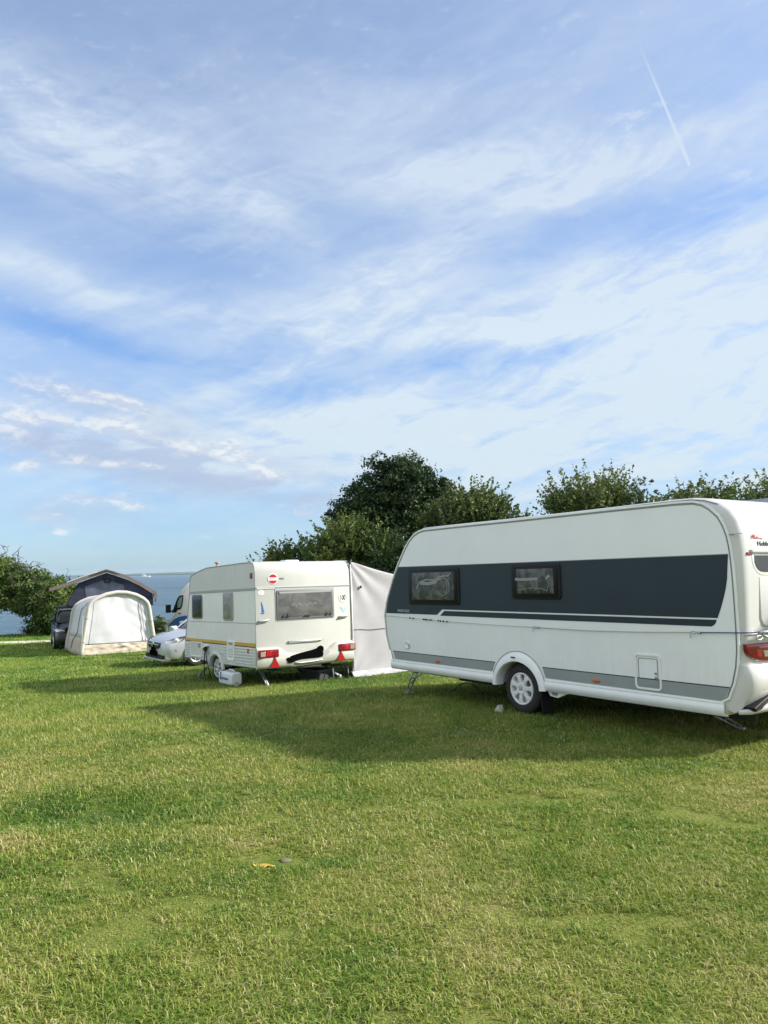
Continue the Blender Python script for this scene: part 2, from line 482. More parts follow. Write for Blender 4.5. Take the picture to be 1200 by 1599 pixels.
def glass_mat(name, base, bscale=1.4, bump=.02, rough=.04, lo=None, pattern=None):
    """tinted acrylic caravan pane: dark, glossy, slightly wavy so its reflections bend"""
    m = bpy.data.materials.new(name); m.use_nodes = True
    N = NT(m.node_tree); b = N.n['Principled BSDF']
    b.inputs['Roughness'].default_value = rough; b.inputs['Coat Weight'].default_value = .0; b.inputs['Specular IOR Level'].default_value = .3
    t = N.new('ShaderNodeTexCoord')
    nz = N.noise(t.outputs['Object'], bscale * 2, 3, .5, 1.5)
    N.put(b.inputs['Base Color'], N.mix(N.remap(nz, .42, .62), (*(lo or base), 1), (*base, 1)))
    bn = N.new('ShaderNodeBump'); bn.inputs['Distance'].default_value = bump
    N.put(bn.inputs['Height'], N.noise(t.outputs['Object'], bscale, 2, .5, 1.0))
    N.l.new(bn.outputs[0], b.inputs['Normal']); N.l.new(bn.outputs[0], b.inputs['Coat Normal'])
    MATS[name] = m
    return m


M_pane = glass_mat('wavy_dark_acrylic', (.105, .112, .105), 2.5, .003, .25, lo=(.040, .046, .044))
M_pane2 = glass_mat('smoked_acrylic', (.125, .127, .125), 1.2, .003, .12, lo=(.085, .088, .09))
M_pane3 = glass_mat('milky_acrylic', (.27, .27, .255), 1.6, .006, .2, lo=(.20, .20, .19))
M_carglass = glass_mat('car_glass', (.012, .016, .016), 1.0, .002, lo=(.01, .012, .012))
M_greenglass = mat('green_tint_glass', (.16, .30, .27), .05, coat=1.0)

# ------------------------------------------------------------------ terrain
UX, UY = -0.45, 0.893
PU = np.array([-60, -20, -8, 0, 4.75, 8.1, 11.1, 13.1, 15.0, 18.4, 23, 27.6, 31.7, 40, 45.5, 47, 49, 53, 58, 75, 400])
PZ = np.array([.3, .15, .05, 0, -.13, -.175, -.275, -.46, -.615, -.745, -.92, -1.1, -1.22, -1.36, -1.44, -1.60, -2.6, -4.9, -6.4, -9, -12])


def profile(u):
    # monotone cubic through the control points
    h = np.diff(PU); d = np.diff(PZ) / h
    mm = np.zeros(len(PU)); mm[0] = d[0]; mm[-1] = d[-1]
    for i in range(1, len(PU) - 1):
        if d[i - 1] * d[i] > 0:
            w1_ = 2 * h[i] + h[i - 1]; w2_ = h[i] + 2 * h[i - 1]
            mm[i] = (w1_ + w2_) / (w1_ / d[i - 1] + w2_ / d[i])
    u = np.clip(np.asarray(u, float), PU[0], PU[-1] - 1e-6)
    i = np.clip(np.searchsorted(PU, u, 'right') - 1, 0, len(PU) - 2)
    t = (u - PU[i]) / h[i]
    return (2 * t**3 - 3 * t**2 + 1) * PZ[i] + (t**3 - 2 * t**2 + t) * h[i] * mm[i] + (-2 * t**3 + 3 * t**2) * PZ[i + 1] + (t**3 - t**2) * h[i] * mm[i + 1]


def ground_z(x, y):
    x = np.asarray(x, float); y = np.asarray(y, float)
    u = UX * x + UY * y
    uu = u - .8 * np.sin(x * .21) * np.clip((u - 40) / 10, 0, 1)
    z = profile(uu)
    z = z + .012 * np.sin(x * 1.3 + .7) * np.sin(y * 1.1 + 1.1) + .010 * np.sin(x * .53 + y * .41) + .008 * np.sin(2.9 * x - 1.7 * y)
    # a shallow hollow where the turf is worn, and a soft rise on the left
    z = z - .045 * np.exp(-(((x + .62) / .30)**2 + ((y - 4.95) / .16)**2))
    z = z - .05 * np.exp(-(((x + 2.6) / .9)**2 + ((y - 5.9) / .35)**2)) + .03 * np.exp(-(((x + 2.4) / 1.0)**2 + ((y - 5.3) / .4)**2))
    return z


def gz(x, y): return float(ground_z(x, y))


def grid_sheet(xs, ys, zf):
    X, Y = np.meshgrid(xs, ys); Z = zf(X, Y)
    v = np.stack([X.ravel(), Y.ravel(), Z.ravel()], 1)
    nx, ny = len(xs), len(ys)
    i = np.arange((nx - 1) * (ny - 1)); r = i // (nx - 1); c = i % (nx - 1); a = r * nx + c
    f = np.stack([a, a + 1, a + nx + 1, a + nx], 1)
    return v, f


def np_mesh(name, v, f, m, attr=None, smooth=True):
    me = bpy.data.meshes.new(name)
    nv, nf, k = len(v), len(f), f.shape[1]
    me.vertices.add(nv); me.vertices.foreach_set('co', np.asarray(v, np.float32).ravel())
    me.loops.add(nf * k); me.loops.foreach_set('vertex_index', np.asarray(f, np.int32).ravel())
    me.polygons.add(nf); me.polygons.foreach_set('loop_start', np.arange(0, nf * k, k, dtype=np.int32))
    me.polygons.foreach_set('loop_total', np.full(nf, k, np.int32))
    me.polygons.foreach_set('use_smooth', np.full(nf, smooth))
    me.update(calc_edges=True)
    if attr:
        for an, av in attr.items():
            a = me.attributes.new(an, 'FLOAT', 'POINT'); a.data.foreach_set('value', np.asarray(av, np.float32))
    me.materials.append(m)
    o = bpy.data.objects.new(name, me); col_root.objects.link(o)
    return o


def grass_color(N, pos, rnd):
    """turf colour: lush / yellow-green / straw, in patches and blade by blade"""
    big = N.noise(pos, .35, 4, .6); mid = N.noise(pos, 1.6, 5, .65); fine = N.noise(pos, 7.0, 3, .6)
    k = N.m('ADD', N.m('MULTIPLY', big, .50), N.m('ADD', N.m('MULTIPLY', mid, .35), N.m('MULTIPLY', fine, .15)))
    # drier turf in the foreground, also paled against shade between blades; lusher far away
    sp = N.new('ShaderNodeSeparateXYZ'); N.l.new(pos, sp.inputs[0])
    k = N.m('MULTIPLY_ADD', N.m('SUBTRACT', k, .5), 1.65, .5)
    k = N.m('ADD', k, N.remap(sp.outputs[1], 4, 24, .075, -.09, False))
    # lush hollow on the left, dry and trodden spots in front of the caravans
    def spot(px, py, rx, ry, amp):
        a_ = N.m('MULTIPLY', N.m('SUBTRACT', sp.outputs[0], px), 1 / rx); b_ = N.m('MULTIPLY', N.m('SUBTRACT', sp.outputs[1], py), 1 / ry)
        return N.m('MULTIPLY', N.m('EXPONENT', N.m('MULTIPLY', N.m('MULTIPLY_ADD', a_, a_, N.m('MULTIPLY', b_, b_)), -1.0)), amp)
    for q_ in ((-2.6, 6.1, .9, .45, -.22), (1.35, 6.9, .55, .18, .12), (-.86, 6.9, .30, .14, .13), (-2.65, 5.3, .5, .20, .13), (-1.0, 5.2, .18, .08, .2), (2.6, 6.3, .9, .4, .10), (-.4, 4.85, .5, .16, -.16), (.2, 8.6, 1.2, .35, -.10)):
        k = N.m('ADD', k, spot(*q_))
    k2 = N.m('ADD', k, N.m('MULTIPLY', N.m('SUBTRACT', rnd, .5), .36)) if rnd is not None else k
    c = N.ramp(k2, [(.22, (.048, .120, .014)), (.38, (.108, .198, .023)), (.52, (.195, .262, .040)), (.66, (.295, .315, .072)), (.82, (.43, .385, .165))])
    return c


m_ground = bpy.data.materials.new('turf_soil'); m_ground.use_nodes = True
N = NT(m_ground.node_tree); b = N.n['Principled BSDF']; b.inputs['Roughness'].default_value = .95; b.inputs['Specular IOR Level'].default_value = .1
geo = N.new('ShaderNodeNewGeometry')
gc = grass_color(N, geo.outputs['Position'], None)
soil = N.mix(N.remap(N.noise(geo.outputs['Position'], 40, 3), .4, .65), (.045, .060, .018, 1), (.11, .095, .045, 1))
sp = N.new('ShaderNodeSeparateXYZ'); N.l.new(geo.outputs['Position'], sp.inputs[0])
far = N.remap(sp.outputs[1], 8, 34)
N.put(b.inputs['Base Color'], N.mix(N.m('MULTIPLY_ADD', far, .45, .5), soil, gc))
bn = N.new('ShaderNodeBump'); bn.inputs['Distance'].default_value = .04
N.put(bn.inputs['Height'], N.noise(geo.outputs['Position'], 14, 6, .7)); N.l.new(bn.outputs[0], b.inputs['Normal'])

xs = np.concatenate([np.linspace(-260, -42, 40), np.linspace(-40, -13, 60), np.linspace(-12.8, 14, 180), np.linspace(14.5, 60, 60), np.linspace(65, 260, 30)])
ys = np.concatenate([np.linspace(-80, -3, 30), np.linspace(-2.8, 20, 180), np.linspace(20.3, 80, 150), np.linspace(84, 330, 40)])
v, f = grid_sheet(xs, ys, ground_z)
tag(np_mesh('ground', v, f, m_ground), kind='structure')

# grass blades
m_grass = bpy.data.materials.new('grass_blades'); m_grass.use_nodes = True
N = NT(m_grass.node_tree); b = N.n['Principled BSDF']; b.inputs['Roughness'].default_value = .55; b.inputs['Specular IOR Level'].default_value = .25
geo = N.new('ShaderNodeNewGeometry'); at = N.new('ShaderNodeAttribute', attribute_name='rnd')
gc = grass_color(N, geo.outputs['Position'], at.outputs['Fac'])
straw = N.remap(N.m('ADD', at.outputs['Fac'], N.m('MULTIPLY', N.m('SUBTRACT', N.noise(geo.outputs['Position'], 1.3, 4, .6), .5), .55)), .87, .96)
gc = N.mix(N.m('MULTIPLY', straw, .8), gc, (.50, .46, .24, 1))
N.put(b.inputs['Base Color'], gc)
tr = N.new('ShaderNodeBsdfTranslucent'); N.put(tr.inputs[0], gc)
mx = N.new('ShaderNodeMixShader'); mx.inputs[0].default_value = .30
N.l.new(b.outputs[0], mx.inputs[1]); N.l.new(tr.outputs[0], mx.inputs[2]); N.l.new(mx.outputs[0], N.n['Material Output'].inputs[0])


def vnoise(x, y, s, seed):
    """cheap smooth value noise"""
    r = np.random.default_rng(seed); T = r.random((64, 64))
    u = x * s; w = y * s; i = np.floor(u).astype(int); j = np.floor(w).astype(int); a = u - i; b_ = w - j
    a = a * a * (3 - 2 * a); b_ = b_ * b_ * (3 - 2 * b_)
    g = lambda p, q: T[p % 64, q % 64]
    return (g(i, j) * (1 - a) + g(i + 1, j) * a) * (1 - b_) + (g(i, j + 1) * (1 - a) + g(i + 1, j + 1) * a) * b_


def blades(n, d0, d1, length, width, seg, spread=R(33), a_in=0.0):
    r = rng
    D = np.sqrt(r.random(n) * (d1**2 - d0**2) + d0**2); A = (a_in + r.random(n) * (spread - a_in)) * np.where(r.random(n) < .5, -1, 1)
    # tufts: pull blades towards clump centres
    x = D * np.sin(A); y = D * np.cos(A)
    nt = max(n // 26, 10)
    tD = np.sqrt(r.random(nt) * (d1**2 - d0**2) + d0**2); tA = (a_in + r.random(nt) * (spread - a_in)) * np.where(r.random(nt) < .5, -1, 1)
    k_ = r.integers(0, nt, n); sel = r.random(n) < .42
    x = np.where(sel, tD[k_] * np.sin(tA[k_]) + r.normal(size=n) * .022 * (1 + D / 8), x)
    y = np.where(sel, tD[k_] * np.cos(tA[k_]) + r.normal(size=n) * .022 * (1 + D / 8), y)
    u = UX * x + UY * y
    ok = u < 47.0
    x, y, D = x[ok], y[ok], D[ok]; n = len(x)
    z = ground_z(x, y) - .004
    patch = vnoise(x, y, .9, 3) * .6 + vnoise(x, y, 3.3, 4) * .4
    h = length * (.45 + .75 * r.random(n)) * (.65 + .75 * patch)
    worn = np.exp(-(((x + .62) / .26)**2 + ((y - 4.95) / .12)**2))
    h = h * (1 - .6 * worn)
    w = width * (.7 + .6 * r.random(n))
    th = r.random(n) * 2 * np.pi; ln_ = .25 + 1.5 * r.random(n)      # lean
    hx = np.cos(th); hy = np.sin(th)
    ft = th + np.pi / 2 + (r.random(n) - .5); fx = np.cos(ft) * w / 2; fy = np.sin(ft) * w / 2
    rnd = r.random(n)
    long_ = r.random(n) > .99; h = np.where(long_, h * 1.4, h)
    bare_ = vnoise(x, y, 2.3, 11) * .55 + vnoise(x, y, 6.1, 12) * .45
    h = np.where(bare_ < .27, h * .35, h)
    if seg == 1:
        V = np.empty((n, 3, 3))
        V[:, 0] = np.stack([x - fx, y - fy, z], 1); V[:, 1] = np.stack([x + fx, y + fy, z], 1)
        V[:, 2] = np.stack([x + hx * h * ln_ * .7, y + hy * h * ln_ * .7, z + h * .9], 1)
        F_ = np.arange(n)[:, None] * 3 + np.array([[0, 1, 2]])
        return V.reshape(-1, 3), F_, np.repeat(rnd, 3)
    V = np.empty((n, 5, 3))
    m1 = .55
    mx_ = x + hx * h * ln_ * .28; my_ = y + hy * h * ln_ * .28; mz = z + h * m1
    V[:, 0] = np.stack([x - fx, y - fy, z], 1); V[:, 1] = np.stack([x + fx, y + fy, z], 1)
    V[:, 2] = np.stack([mx_ + fx * .8, my_ + fy * .8, mz], 1); V[:, 3] = np.stack([mx_ - fx * .8, my_ - fy * .8, mz], 1)
    V[:, 4] = np.stack([x + hx * h * ln_ * .95, y + hy * h * ln_ * .95, z + h * (1.0 - .40 * np.minimum(ln_, 1.6))], 1)
    F_ = (np.arange(n)[:, None, None] * 5 + np.array([[[0, 1, 2], [0, 2, 3], [3, 2, 4]]])).reshape(-1, 3)
    return V.reshape(-1, 3), F_, np.repeat(rnd, 5)


VV = []; FF = []; AA = []; off = 0
for a in ((88000, 2.0, 5.0, .044, .0054, 2), (140000, 5.0, 9.5, .046, .0070, 2), (170000, 9.5, 17.0, .055, .010, 1), (130000, 17.0, 30.0, .065, .018, 1), (90000, 30.0, 56.0, .08, .032, 1),
          (45000, 1.5, 7.0, .048, .009, 1, R(62), R(33)), (60000, 7.0, 20.0, .055, .018, 1, R(58), R(33)), (14000, .6, 2.0, .046, .007, 1)):
    v, f, r_ = blades(*a)
    VV.append(v); FF.append(f + off); AA.append(r_); off += len(v)
tag(np_mesh('grass', np.concatenate(VV), np.concatenate(FF), m_grass, {'rnd': np.concatenate(AA)}, smooth=False), kind='stuff')

# sandy path
m_sand = mat('pale_gravel', (.50, .46, .36), .95, var=.15, vscale=4, bump=.01, bscale=60)
n_ = 60; vs = []
for i in range(n_):
    t = i / (n_ - 1); x = -60 + 72 * t
    for k, du in enumerate((-1.0, -.35, .35, 1.0)):
        y = 36.0 + (-(x + 14) * -.03) + du * .62 + .12 * math.sin(x * .9 + k)
        vs.append((x, y, gz(x, y) + (.035 if 0 < k < 3 else -.02)))
fs = [(i * 4 + k, i * 4 + k + 1, i * 4 + k + 5, i * 4 + k + 4) for i in range(n_ - 1) for k in range(3)]
PATH_MB = MB().add(vs, fs, True)
PATH_MB.build('path', m_sand)['kind'] = 'structure'

# ------------------------------------------------------------------ sea
SEA_Z = -6.0
m_sea = bpy.data.materials.new('sea_water'); m_sea.use_nodes = True
N = NT(m_sea.node_tree); b = N.n['Principled BSDF']; b.inputs['Roughness'].default_value = .25; b.inputs['IOR'].default_value = 1.33; b.inputs['Specular IOR Level'].default_value = .38
geo = N.new('ShaderNodeNewGeometry')
mp = N.new('ShaderNodeMapping'); mp.inputs['Scale'].default_value = (.35, 1.0, 1.0); mp.inputs['Rotation'].default_value = (0, 0, R(12)); N.l.new(geo.outputs['Position'], mp.inputs[0])
mp2 = N.new('ShaderNodeMapping'); mp2.inputs['Scale'].default_value = (.25, 1.0, 1.0); N.l.new(geo.outputs['Position'], mp2.inputs[0])
big = N.noise(mp2.outputs[0], .012, 5, .6, .5)
N.put(b.inputs['Base Color'], N.mix(N.remap(big, .35, .65), (.016, .048, .080, 1), (.045, .095, .125, 1)))
h = N.m('ADD', N.m('MULTIPLY', N.noise(mp.outputs[0], .55, 5, .6, .4), 1.1), N.m('MULTIPLY', N.noise(mp.outputs[0], .12, 3, .5), 1.6))
bn = N.new('ShaderNodeBump'); bn.inputs['Distance'].default_value = 1.0; bn.inputs['Strength'].default_value = 1.0
N.put(bn.inputs['Height'], h); N.l.new(bn.outputs[0], b.inputs['Normal'])
MB().add([(-11000, 40, SEA_Z), (11000, 40, SEA_Z), (11000, 11500, SEA_Z), (-11000, 11500, SEA_Z)], [(0, 1, 2, 3)]).build('sea', m_sea, fixn=False)['kind'] = 'structure'

# distant shore
m_far = mat('distant_woods', (.050, .075, .045), .95, var=.25, vscale=.002)
pts = [(-8200, 3), (-6000, 6), (-4800, 6), (-4200, 9), (-3600, 10), (-3100, 17), (-2800, 22), (-2500, 30), (-2200, 34), (-1600, 34), (-900, 42), (0, 45), (1500, 52), (3500, 48), (6000, 30), (8000, 10)]
fine = []
for i in range(len(pts) - 1):
    for k in range(12):
        t = k / 12; x = pts[i][0] * (1 - t) + pts[i + 1][0] * t
        fine.append((x, pts[i][1] * (1 - t) + pts[i + 1][1] * t + 1.5 * math.sin(x * .013) + 1.0 * math.sin(x * .031 + 1)))
rg = [[(x, 8300, SEA_Z - 1), (x, 8360, SEA_Z + 2 + max(z, 2) * .45), (x, 8700, SEA_Z + 3 + max(z, 2) * .9), (x, 9200, SEA_Z + 4 + max(z, 2)), (x, 10500, SEA_Z - 1)] for x, z in fine]
MB().rings(rg).build('hills', m_far)['kind'] = 'structure'

# ================================================================== wheels
def wheel(parent, c, r, w, side, cap, rimr, spokes=7, kind='cap'):
    """wheel centred at c (hub, outer face), axis along local y, side=+1 faces +y"""
    mb = MB(); o = (0, side, 0)
    mb.lathe(c, o, [(-w, rimr * .8), (-w, r * .90), (-w * .88, r * .985), (-w * .5, r), (-w * .12, r * .985), (-.005, r * .92), (.006, r * .84), (.004, rimr * 1.08), (-.012, rimr * 1.0), (-.03, rimr * .96)], 40)
    t = mb.build('tyre', M_tyre, parent, auto=40)
    t.name = 'wheel'
    rim = MB()
    # dark inner bowl
    rim.lathe(c, o, [(-.09, .02), (-.09, rimr * .93), (-.02, rimr * .97)], 32)
    dk = rim.build('rim_well', M_under if kind == 'cap' else M_black, t)
    cp = MB()
    cx, cy, cz = c
    # outer ring
    cp.lathe(c, o, [(-.02, rimr * 1.0), (.006, rimr * .99), (.010, rimr * .94), (.004, rimr * .885), (-.02, rimr * .87)], 40)
    # hub disc
    cp.lathe(c, o, [(-.02, rimr * .40), (.012, rimr * .36), (.018, rimr * .28), (.013, rimr * .24), (.013, 0.0)], 28)
    for k in range(spokes):
        a = 2 * math.pi * k / spokes + .3
        n0 = .5 / spokes * 2 * math.pi * .98; n1 = .5 / spokes * 2 * math.pi * .52
        if kind != 'cap': n0 *= .5; n1 *= .35
        ps = [(rimr * .36, a - n0 * .95), (rimr * .36, a + n0 * .95), (rimr * .62, a + n1 * .75), (rimr * .90, a + n1), (rimr * .90, a - n1), (rimr * .62, a - n1 * .75)]
        poly = [(cx + q * math.sin(t_), cz + q * math.cos(t_)) for q, t_ in ps]
        cp.prism(poly, 'xz', cy - side * .02, cy + side * .008, .004)
    cp.build('hubcap', cap, t, auto=40)
    return t


# ================================================================== big white caravan
HP = (3.6, 7.13317, -0.14662); HR = (0.0, 0.013379, 2.165614)
hob = empty('caravan', HP, HR, 'large white caravan with wide dark grey side band, nearest the camera at the right', 'caravan')
HW = 2.3
front = [(6.258, .40), (6.372, .676), (6.461, .93), (6.478, 1.19), (6.391, 1.463), (6.300, 1.64), (6.207, 1.816), (6.055, 2.055), (5.90, 2.25), (5.78, 2.37), (5.65, 2.455), (5.54, 2.50), (5.40, 2.53)]
roof = [(4.6, 2.527), (3.83, 2.522), (3.0, 2.520), (2.33, 2.520), (1.5, 2.524), (1.05, 2.527)]
rear = [(0.81, 2.520), (0.657, 2.499), (0.51, 2.448), (0.406, 2.366), (0.341, 2.261), (0.31, 2.120), (0.296, 1.95), (0.293, 1.75), (0.297, 1.50), (0.303, 1.25), (0.312, 1.10), (.322, .95), (.332, .80), (.352, .64), (.40, .52), (.47, .42), (.55, .365)]
archp = [(3.41 + .40 * math.cos(R(a)), .33 + .345 * math.sin(R(a))) for a in range(175, 4, -10)]
belly = [(.8, .36), (3.0, .36)] + [(3.01 - 0.0, .345)] + archp[::1] + [(3.81, .345), (3.83, .36), (6.1, .37)]
prof = rear + belly + front + roof
# de-duplicate ordering: rear goes down, belly forward, front up, roof back
prof = rear + [(.8, .355), (3.0, .355)] + archp + [(3.82, .355), (6.1, .37)] + front + roof
lev = [(-.004, .085), (-.012, .055), (-.032, .026), (-.065, .007), (-.11, 0), (-HW + .11, 0), (-HW + .065, .007), (-HW + .032, .026), (-HW + .012, .055), (-HW + .004, .085)]


def inset_fixed(poly, d):
    q = inset(poly, d)
    # keep the lower edge and the wheel opening where they are
    return [(a[0] if b[1] > .56 or b[0] < .7 or b[0] > 6.15 else b[0], a[1] if b[1] > .70 or (b[0] < .7 and b[1] > .4) or (b[0] > 6.15 and b[1] > .4) else b[1]) for a, b in zip(q, poly)]
rg = [[(x, y, z) for x, z in inset_fixed(prof, d)] for y, d in lev]
mb = MB().rings(rg, smooth=True)
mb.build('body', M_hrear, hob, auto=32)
# flat side panel, set just proud of the shell, inside the moulded edge
inner = [(0.78, 2.447), (0.68, 2.419), (0.608, 2.376), (0.52, 2.292), (0.47, 2.20), (0.437, 2.10), (0.419, 2.0), (0.406, 1.84), (0.399, 1.651), (0.396, 1.421), (0.395, 1.177), (0.400, .998), (0.420, .84), (0.463, .684), (0.525, .548), (0.585, .485)]
innerf = [(6.19, .485), (6.277, .655), (6.365, .866), (6.401, 1.19), (6.345, 1.382), (6.255, 1.56), (6.163, 1.734), (5.987, 1.999), (5.794, 2.232), (5.69, 2.33), (5.58, 2.40), (5.45, 2.445), (5.321, 2.462)]
arch2 = [(3.41 + .46 * math.cos(R(a)), .36 + .41 * math.sin(R(a))) for a in range(162, 17, -9)]
panel = inner + [(2.965, .485)] + arch2 + [(3.855, .485)] + innerf + [(4.6, 2.463), (3.2, 2.458), (1.8, 2.459), (1.0, 2.455)]
MB().prism(panel, 'xz', -.02, .001).build('side_panel', M_hside, hob)
rail = [(.585, .49)] + inner[::-1][1:] + [(1.0, 2.455), (1.8, 2.459), (3.2, 2.458), (4.6, 2.463)] + innerf[::-1]
ribbon(rail, .007, 'xz', -.01, .0035).build('edge_seal', M_groove, hob)
rl2 = inset([(p[0], p[1]) for p in rail], -.026)
ribbon([rail[0]] + [p for p in rl2[1:-1]], .022, 'xz', -.012, .011).build('edge_rail', M_trim, hob, bevel=.004)
# raised roof-edge lip
lip = [(0.52, 2.43), (0.66, 2.478), (.81, 2.499)] + [(1.2, 2.503), (2.3, 2.497), (3.8, 2.499), (5.3, 2.507), (5.48, 2.492), (5.64, 2.44)]
ribbon(lip, .007, 'xz', -.05, -.020).build('gutter', M_seal, hob)
# dark band
band = [(0.426, 1.924), (0.440, 1.80), (0.451, 1.685), (0.472, 1.59), (0.499, 1.503), (0.535, 1.40), (0.575, 1.302), (.583, 1.287), (0.600, 1.255), (0.62, 1.234), (0.650, 1.219), (2.6, 1.216), (4.990, 1.214), (4.9, 1.30), (5.05, 1.222), (6.39, 1.220), (6.345, 1.382), (6.255, 1.56), (6.163, 1.734), (6.03, 1.942)]
band_up = [(0.426, 1.924), (0.440, 1.80), (0.451, 1.685), (0.472, 1.59), (0.499, 1.503), (0.535, 1.40), (0.578, 1.303), (4.935, 1.303), (5.058, 1.223), (6.378, 1.219), (6.335, 1.382), (6.248, 1.56), (6.155, 1.734), (6.015, 1.942), (3.2, 1.930)]
MB().prism(band_up, 'xz', 0, .0045).build('dark_band', M_navy, hob)
band_lo = [(0.587, 1.286), (0.600, 1.255), (0.62, 1.234), (0.650, 1.218), (4.985, 1.213), (4.885, 1.284)]
MB().prism(band_lo, 'xz', 0, .0045).build('dark_stripe', M_navy, hob)
ribbon([(.43, 1.926), (3.2, 1.932), (6.015, 1.945)], .008, 'xz', .001, .006).build('band_edge', M_groove, hob)
# grey stripe low down with a dark pin line on top
for poly, pin in (([(0.493, .634), (2.975, .630), (2.925, .508), (0.578, .500), (.53, .56)], [(0.487, .638), (2.975, .634)]), ([(3.835, .628), (6.205, .626), (6.150, .508), (3.895, .510)], [(3.835, .632), (6.207, .630)])):
    MB().prism(poly, 'xz', 0, .0045).build('grey_stripe', M_grey, hob)
    ribbon(pin, .010, 'xz', .001, .0058).build('pin_line', M_navy, hob)
# skirt rail
for x0, x1 in ((.56, 2.945), (3.875, 6.262)):
    sec = [(-.004, .497), (.008, .494), (.011, .480), (.011, .474), (.004, .470), (.010, .466), (.020, .44), (.022, .41), (.012, .375), (-.012, .352), (-.06, .346)]
    rgs = []
    xsn = [x0, x0 + .01] + [x0 + (x1 - x0) * k / 8 for k in range(1, 8)] + [x1 - .01, x1]
    for i, x in enumerate(xsn):
        k = .8 if i in (0, len(xsn) - 1) else 1
        rgs.append([(x, (y if y < 0 else y * k), z) for y, z in sec])
    MB().rings(rgs, smooth=True).build('skirt', M_trim, hob, auto=35)
# wheel arch moulding
inn = [(3.41 + .392 * math.cos(R(a)), .33 + .335 * math.sin(R(a))) for a in np.linspace(2, 178, 33)]
outr = [(3.41 + (.487 if a < 90 else .475) * math.cos(R(a)), .33 + .462 * math.sin(R(a))) for a in np.linspace(2, 178, 33)]
rgs = []
for (ix, iz), (ox, oz) in zip(inn, outr):
    P = lambda t, y: (ix * (1 - t) + ox * t, y, iz * (1 - t) + oz * t)
    rgs.append([P(-.02, -.10), P(0, -.01), P(.02, .028), P(.10, .042), (P(.45, .040)), P(.80, .026), P(.95, .012), P(1.0, -.004), P(.9, -.02)])
rgs[0] = [(x, y, z - .0) for x, y, z in rgs[0]]
MB().rings(rgs, smooth=True).build('wheel_arch', M_trim, hob, auto=40)
ribbon([(x + (x - 3.41) * .02, z + (z - .33) * .02) for x, z in outr[:-1]], .010, 'xz', -.004, .004).build('arch_seal', M_grey, hob)
MB().box((3.45, .046, .724), (.07, .012, .016)).build('arch_clip', M_black, hob, bevel=.003)
# side windows: deep black frame, wavy pane
for x0, x1, z0, z1, sk in ((4.517, 5.737, 1.370, 1.905, .012), (2.607, 3.457, 1.466, 1.908, .0)):
    MB().prism(rrect(x0, z0, x1, z1, .045, 5), 'xz', -.02, .026, .012).build('window_frame', M_black, hob, auto=35)
    fr = bpy.data.objects[-1] if False else None
    fo = [o for o in hob.children if o.name.startswith('window_frame')][-1]
    MB().prism(rrect(x0 + .028, z0 + .026, x1 - .028, z1 - .026, .04, 5), 'xz', .02, .032, .006).build('window_rim', M_blackgloss, fo, auto=35)
    gx0, gx1, gz0, gz1 = x0 + .10, x1 - .115, z0 + .072, z1 - .062
    # slightly cushioned pane
    nx, nz = 28, 14; vs = []
    for j in range(nz + 1):
        for i in range(nx + 1):
            a = i / nx; b_ = j / nz
            bul = (1 - (2 * a - 1)**6) * (1 - (2 * b_ - 1)**6)
            wv_ = .0018 * math.sin(a * 9 + b_ * 4) * math.cos(b_ * 7 - a * 3)
            vs.append((gx0 + (gx1 - gx0) * a, .0325 + bul * .010 + wv_ * bul, gz0 + (gz1 - gz0) * b_))
    fs = [(j * (nx + 1) + i, j * (nx + 1) + i + 1, (j + 1) * (nx + 1) + i + 1, (j + 1) * (nx + 1) + i) for j in range(nz) for i in range(nx)]
    MB().add(vs, fs, True).build('pane', M_pane, fo)
    # loops of pale folded blind and catch seen through the acrylic
    cr = MB()
    if x0 > 4:
        def lp(cx, cz, rx, rz, a0=0, a1=360, w=.005):
            ribbon([(cx + rx * math.cos(R(a)), cz + rz * math.sin(R(a))) for a in np.linspace(a0, a1, 26)], w, 'xz', .040, .0435, cr)
        lp(4.86, 1.63, .15, .125, 20, 335, .006); lp(4.80, 1.62, .035, .085, 0, 330, .007); lp(4.88, 1.61, .19, .16, 60, 250, .004)
        ribbon([(5.50, 1.60), (5.42, 1.70), (5.25, 1.74), (5.05, 1.73), (4.95, 1.78), (4.72, 1.79), (4.66, 1.83)], .020, 'xz', .040, .0435, cr)
        ribbon([(5.40, 1.69), (5.2, 1.68), (5.02, 1.70), (4.9, 1.75)], .050, 'xz', .040, .0430, cr)
    else:
        ribbon([(3.36, 1.72), (3.2, 1.715), (3.0, 1.72), (2.86, 1.70), (2.76, 1.76)], .035, 'xz', .040, .0430, cr)
        for xx in (3.30, 3.08, 2.99, 2.80): ribbon([(xx, 1.70), (xx - .02, 1.64), (xx + .01, 1.58)], .006, 'xz', .040, .0430, cr)
        ribbon([(3.3, 1.58), (3.1, 1.61), (2.9, 1.60), (2.8, 1.57)], .006, 'xz', .040, .0430, cr)
    cr.build('blind_folds', mat('pale_blind', (.24, .25, .24), .5), fo)
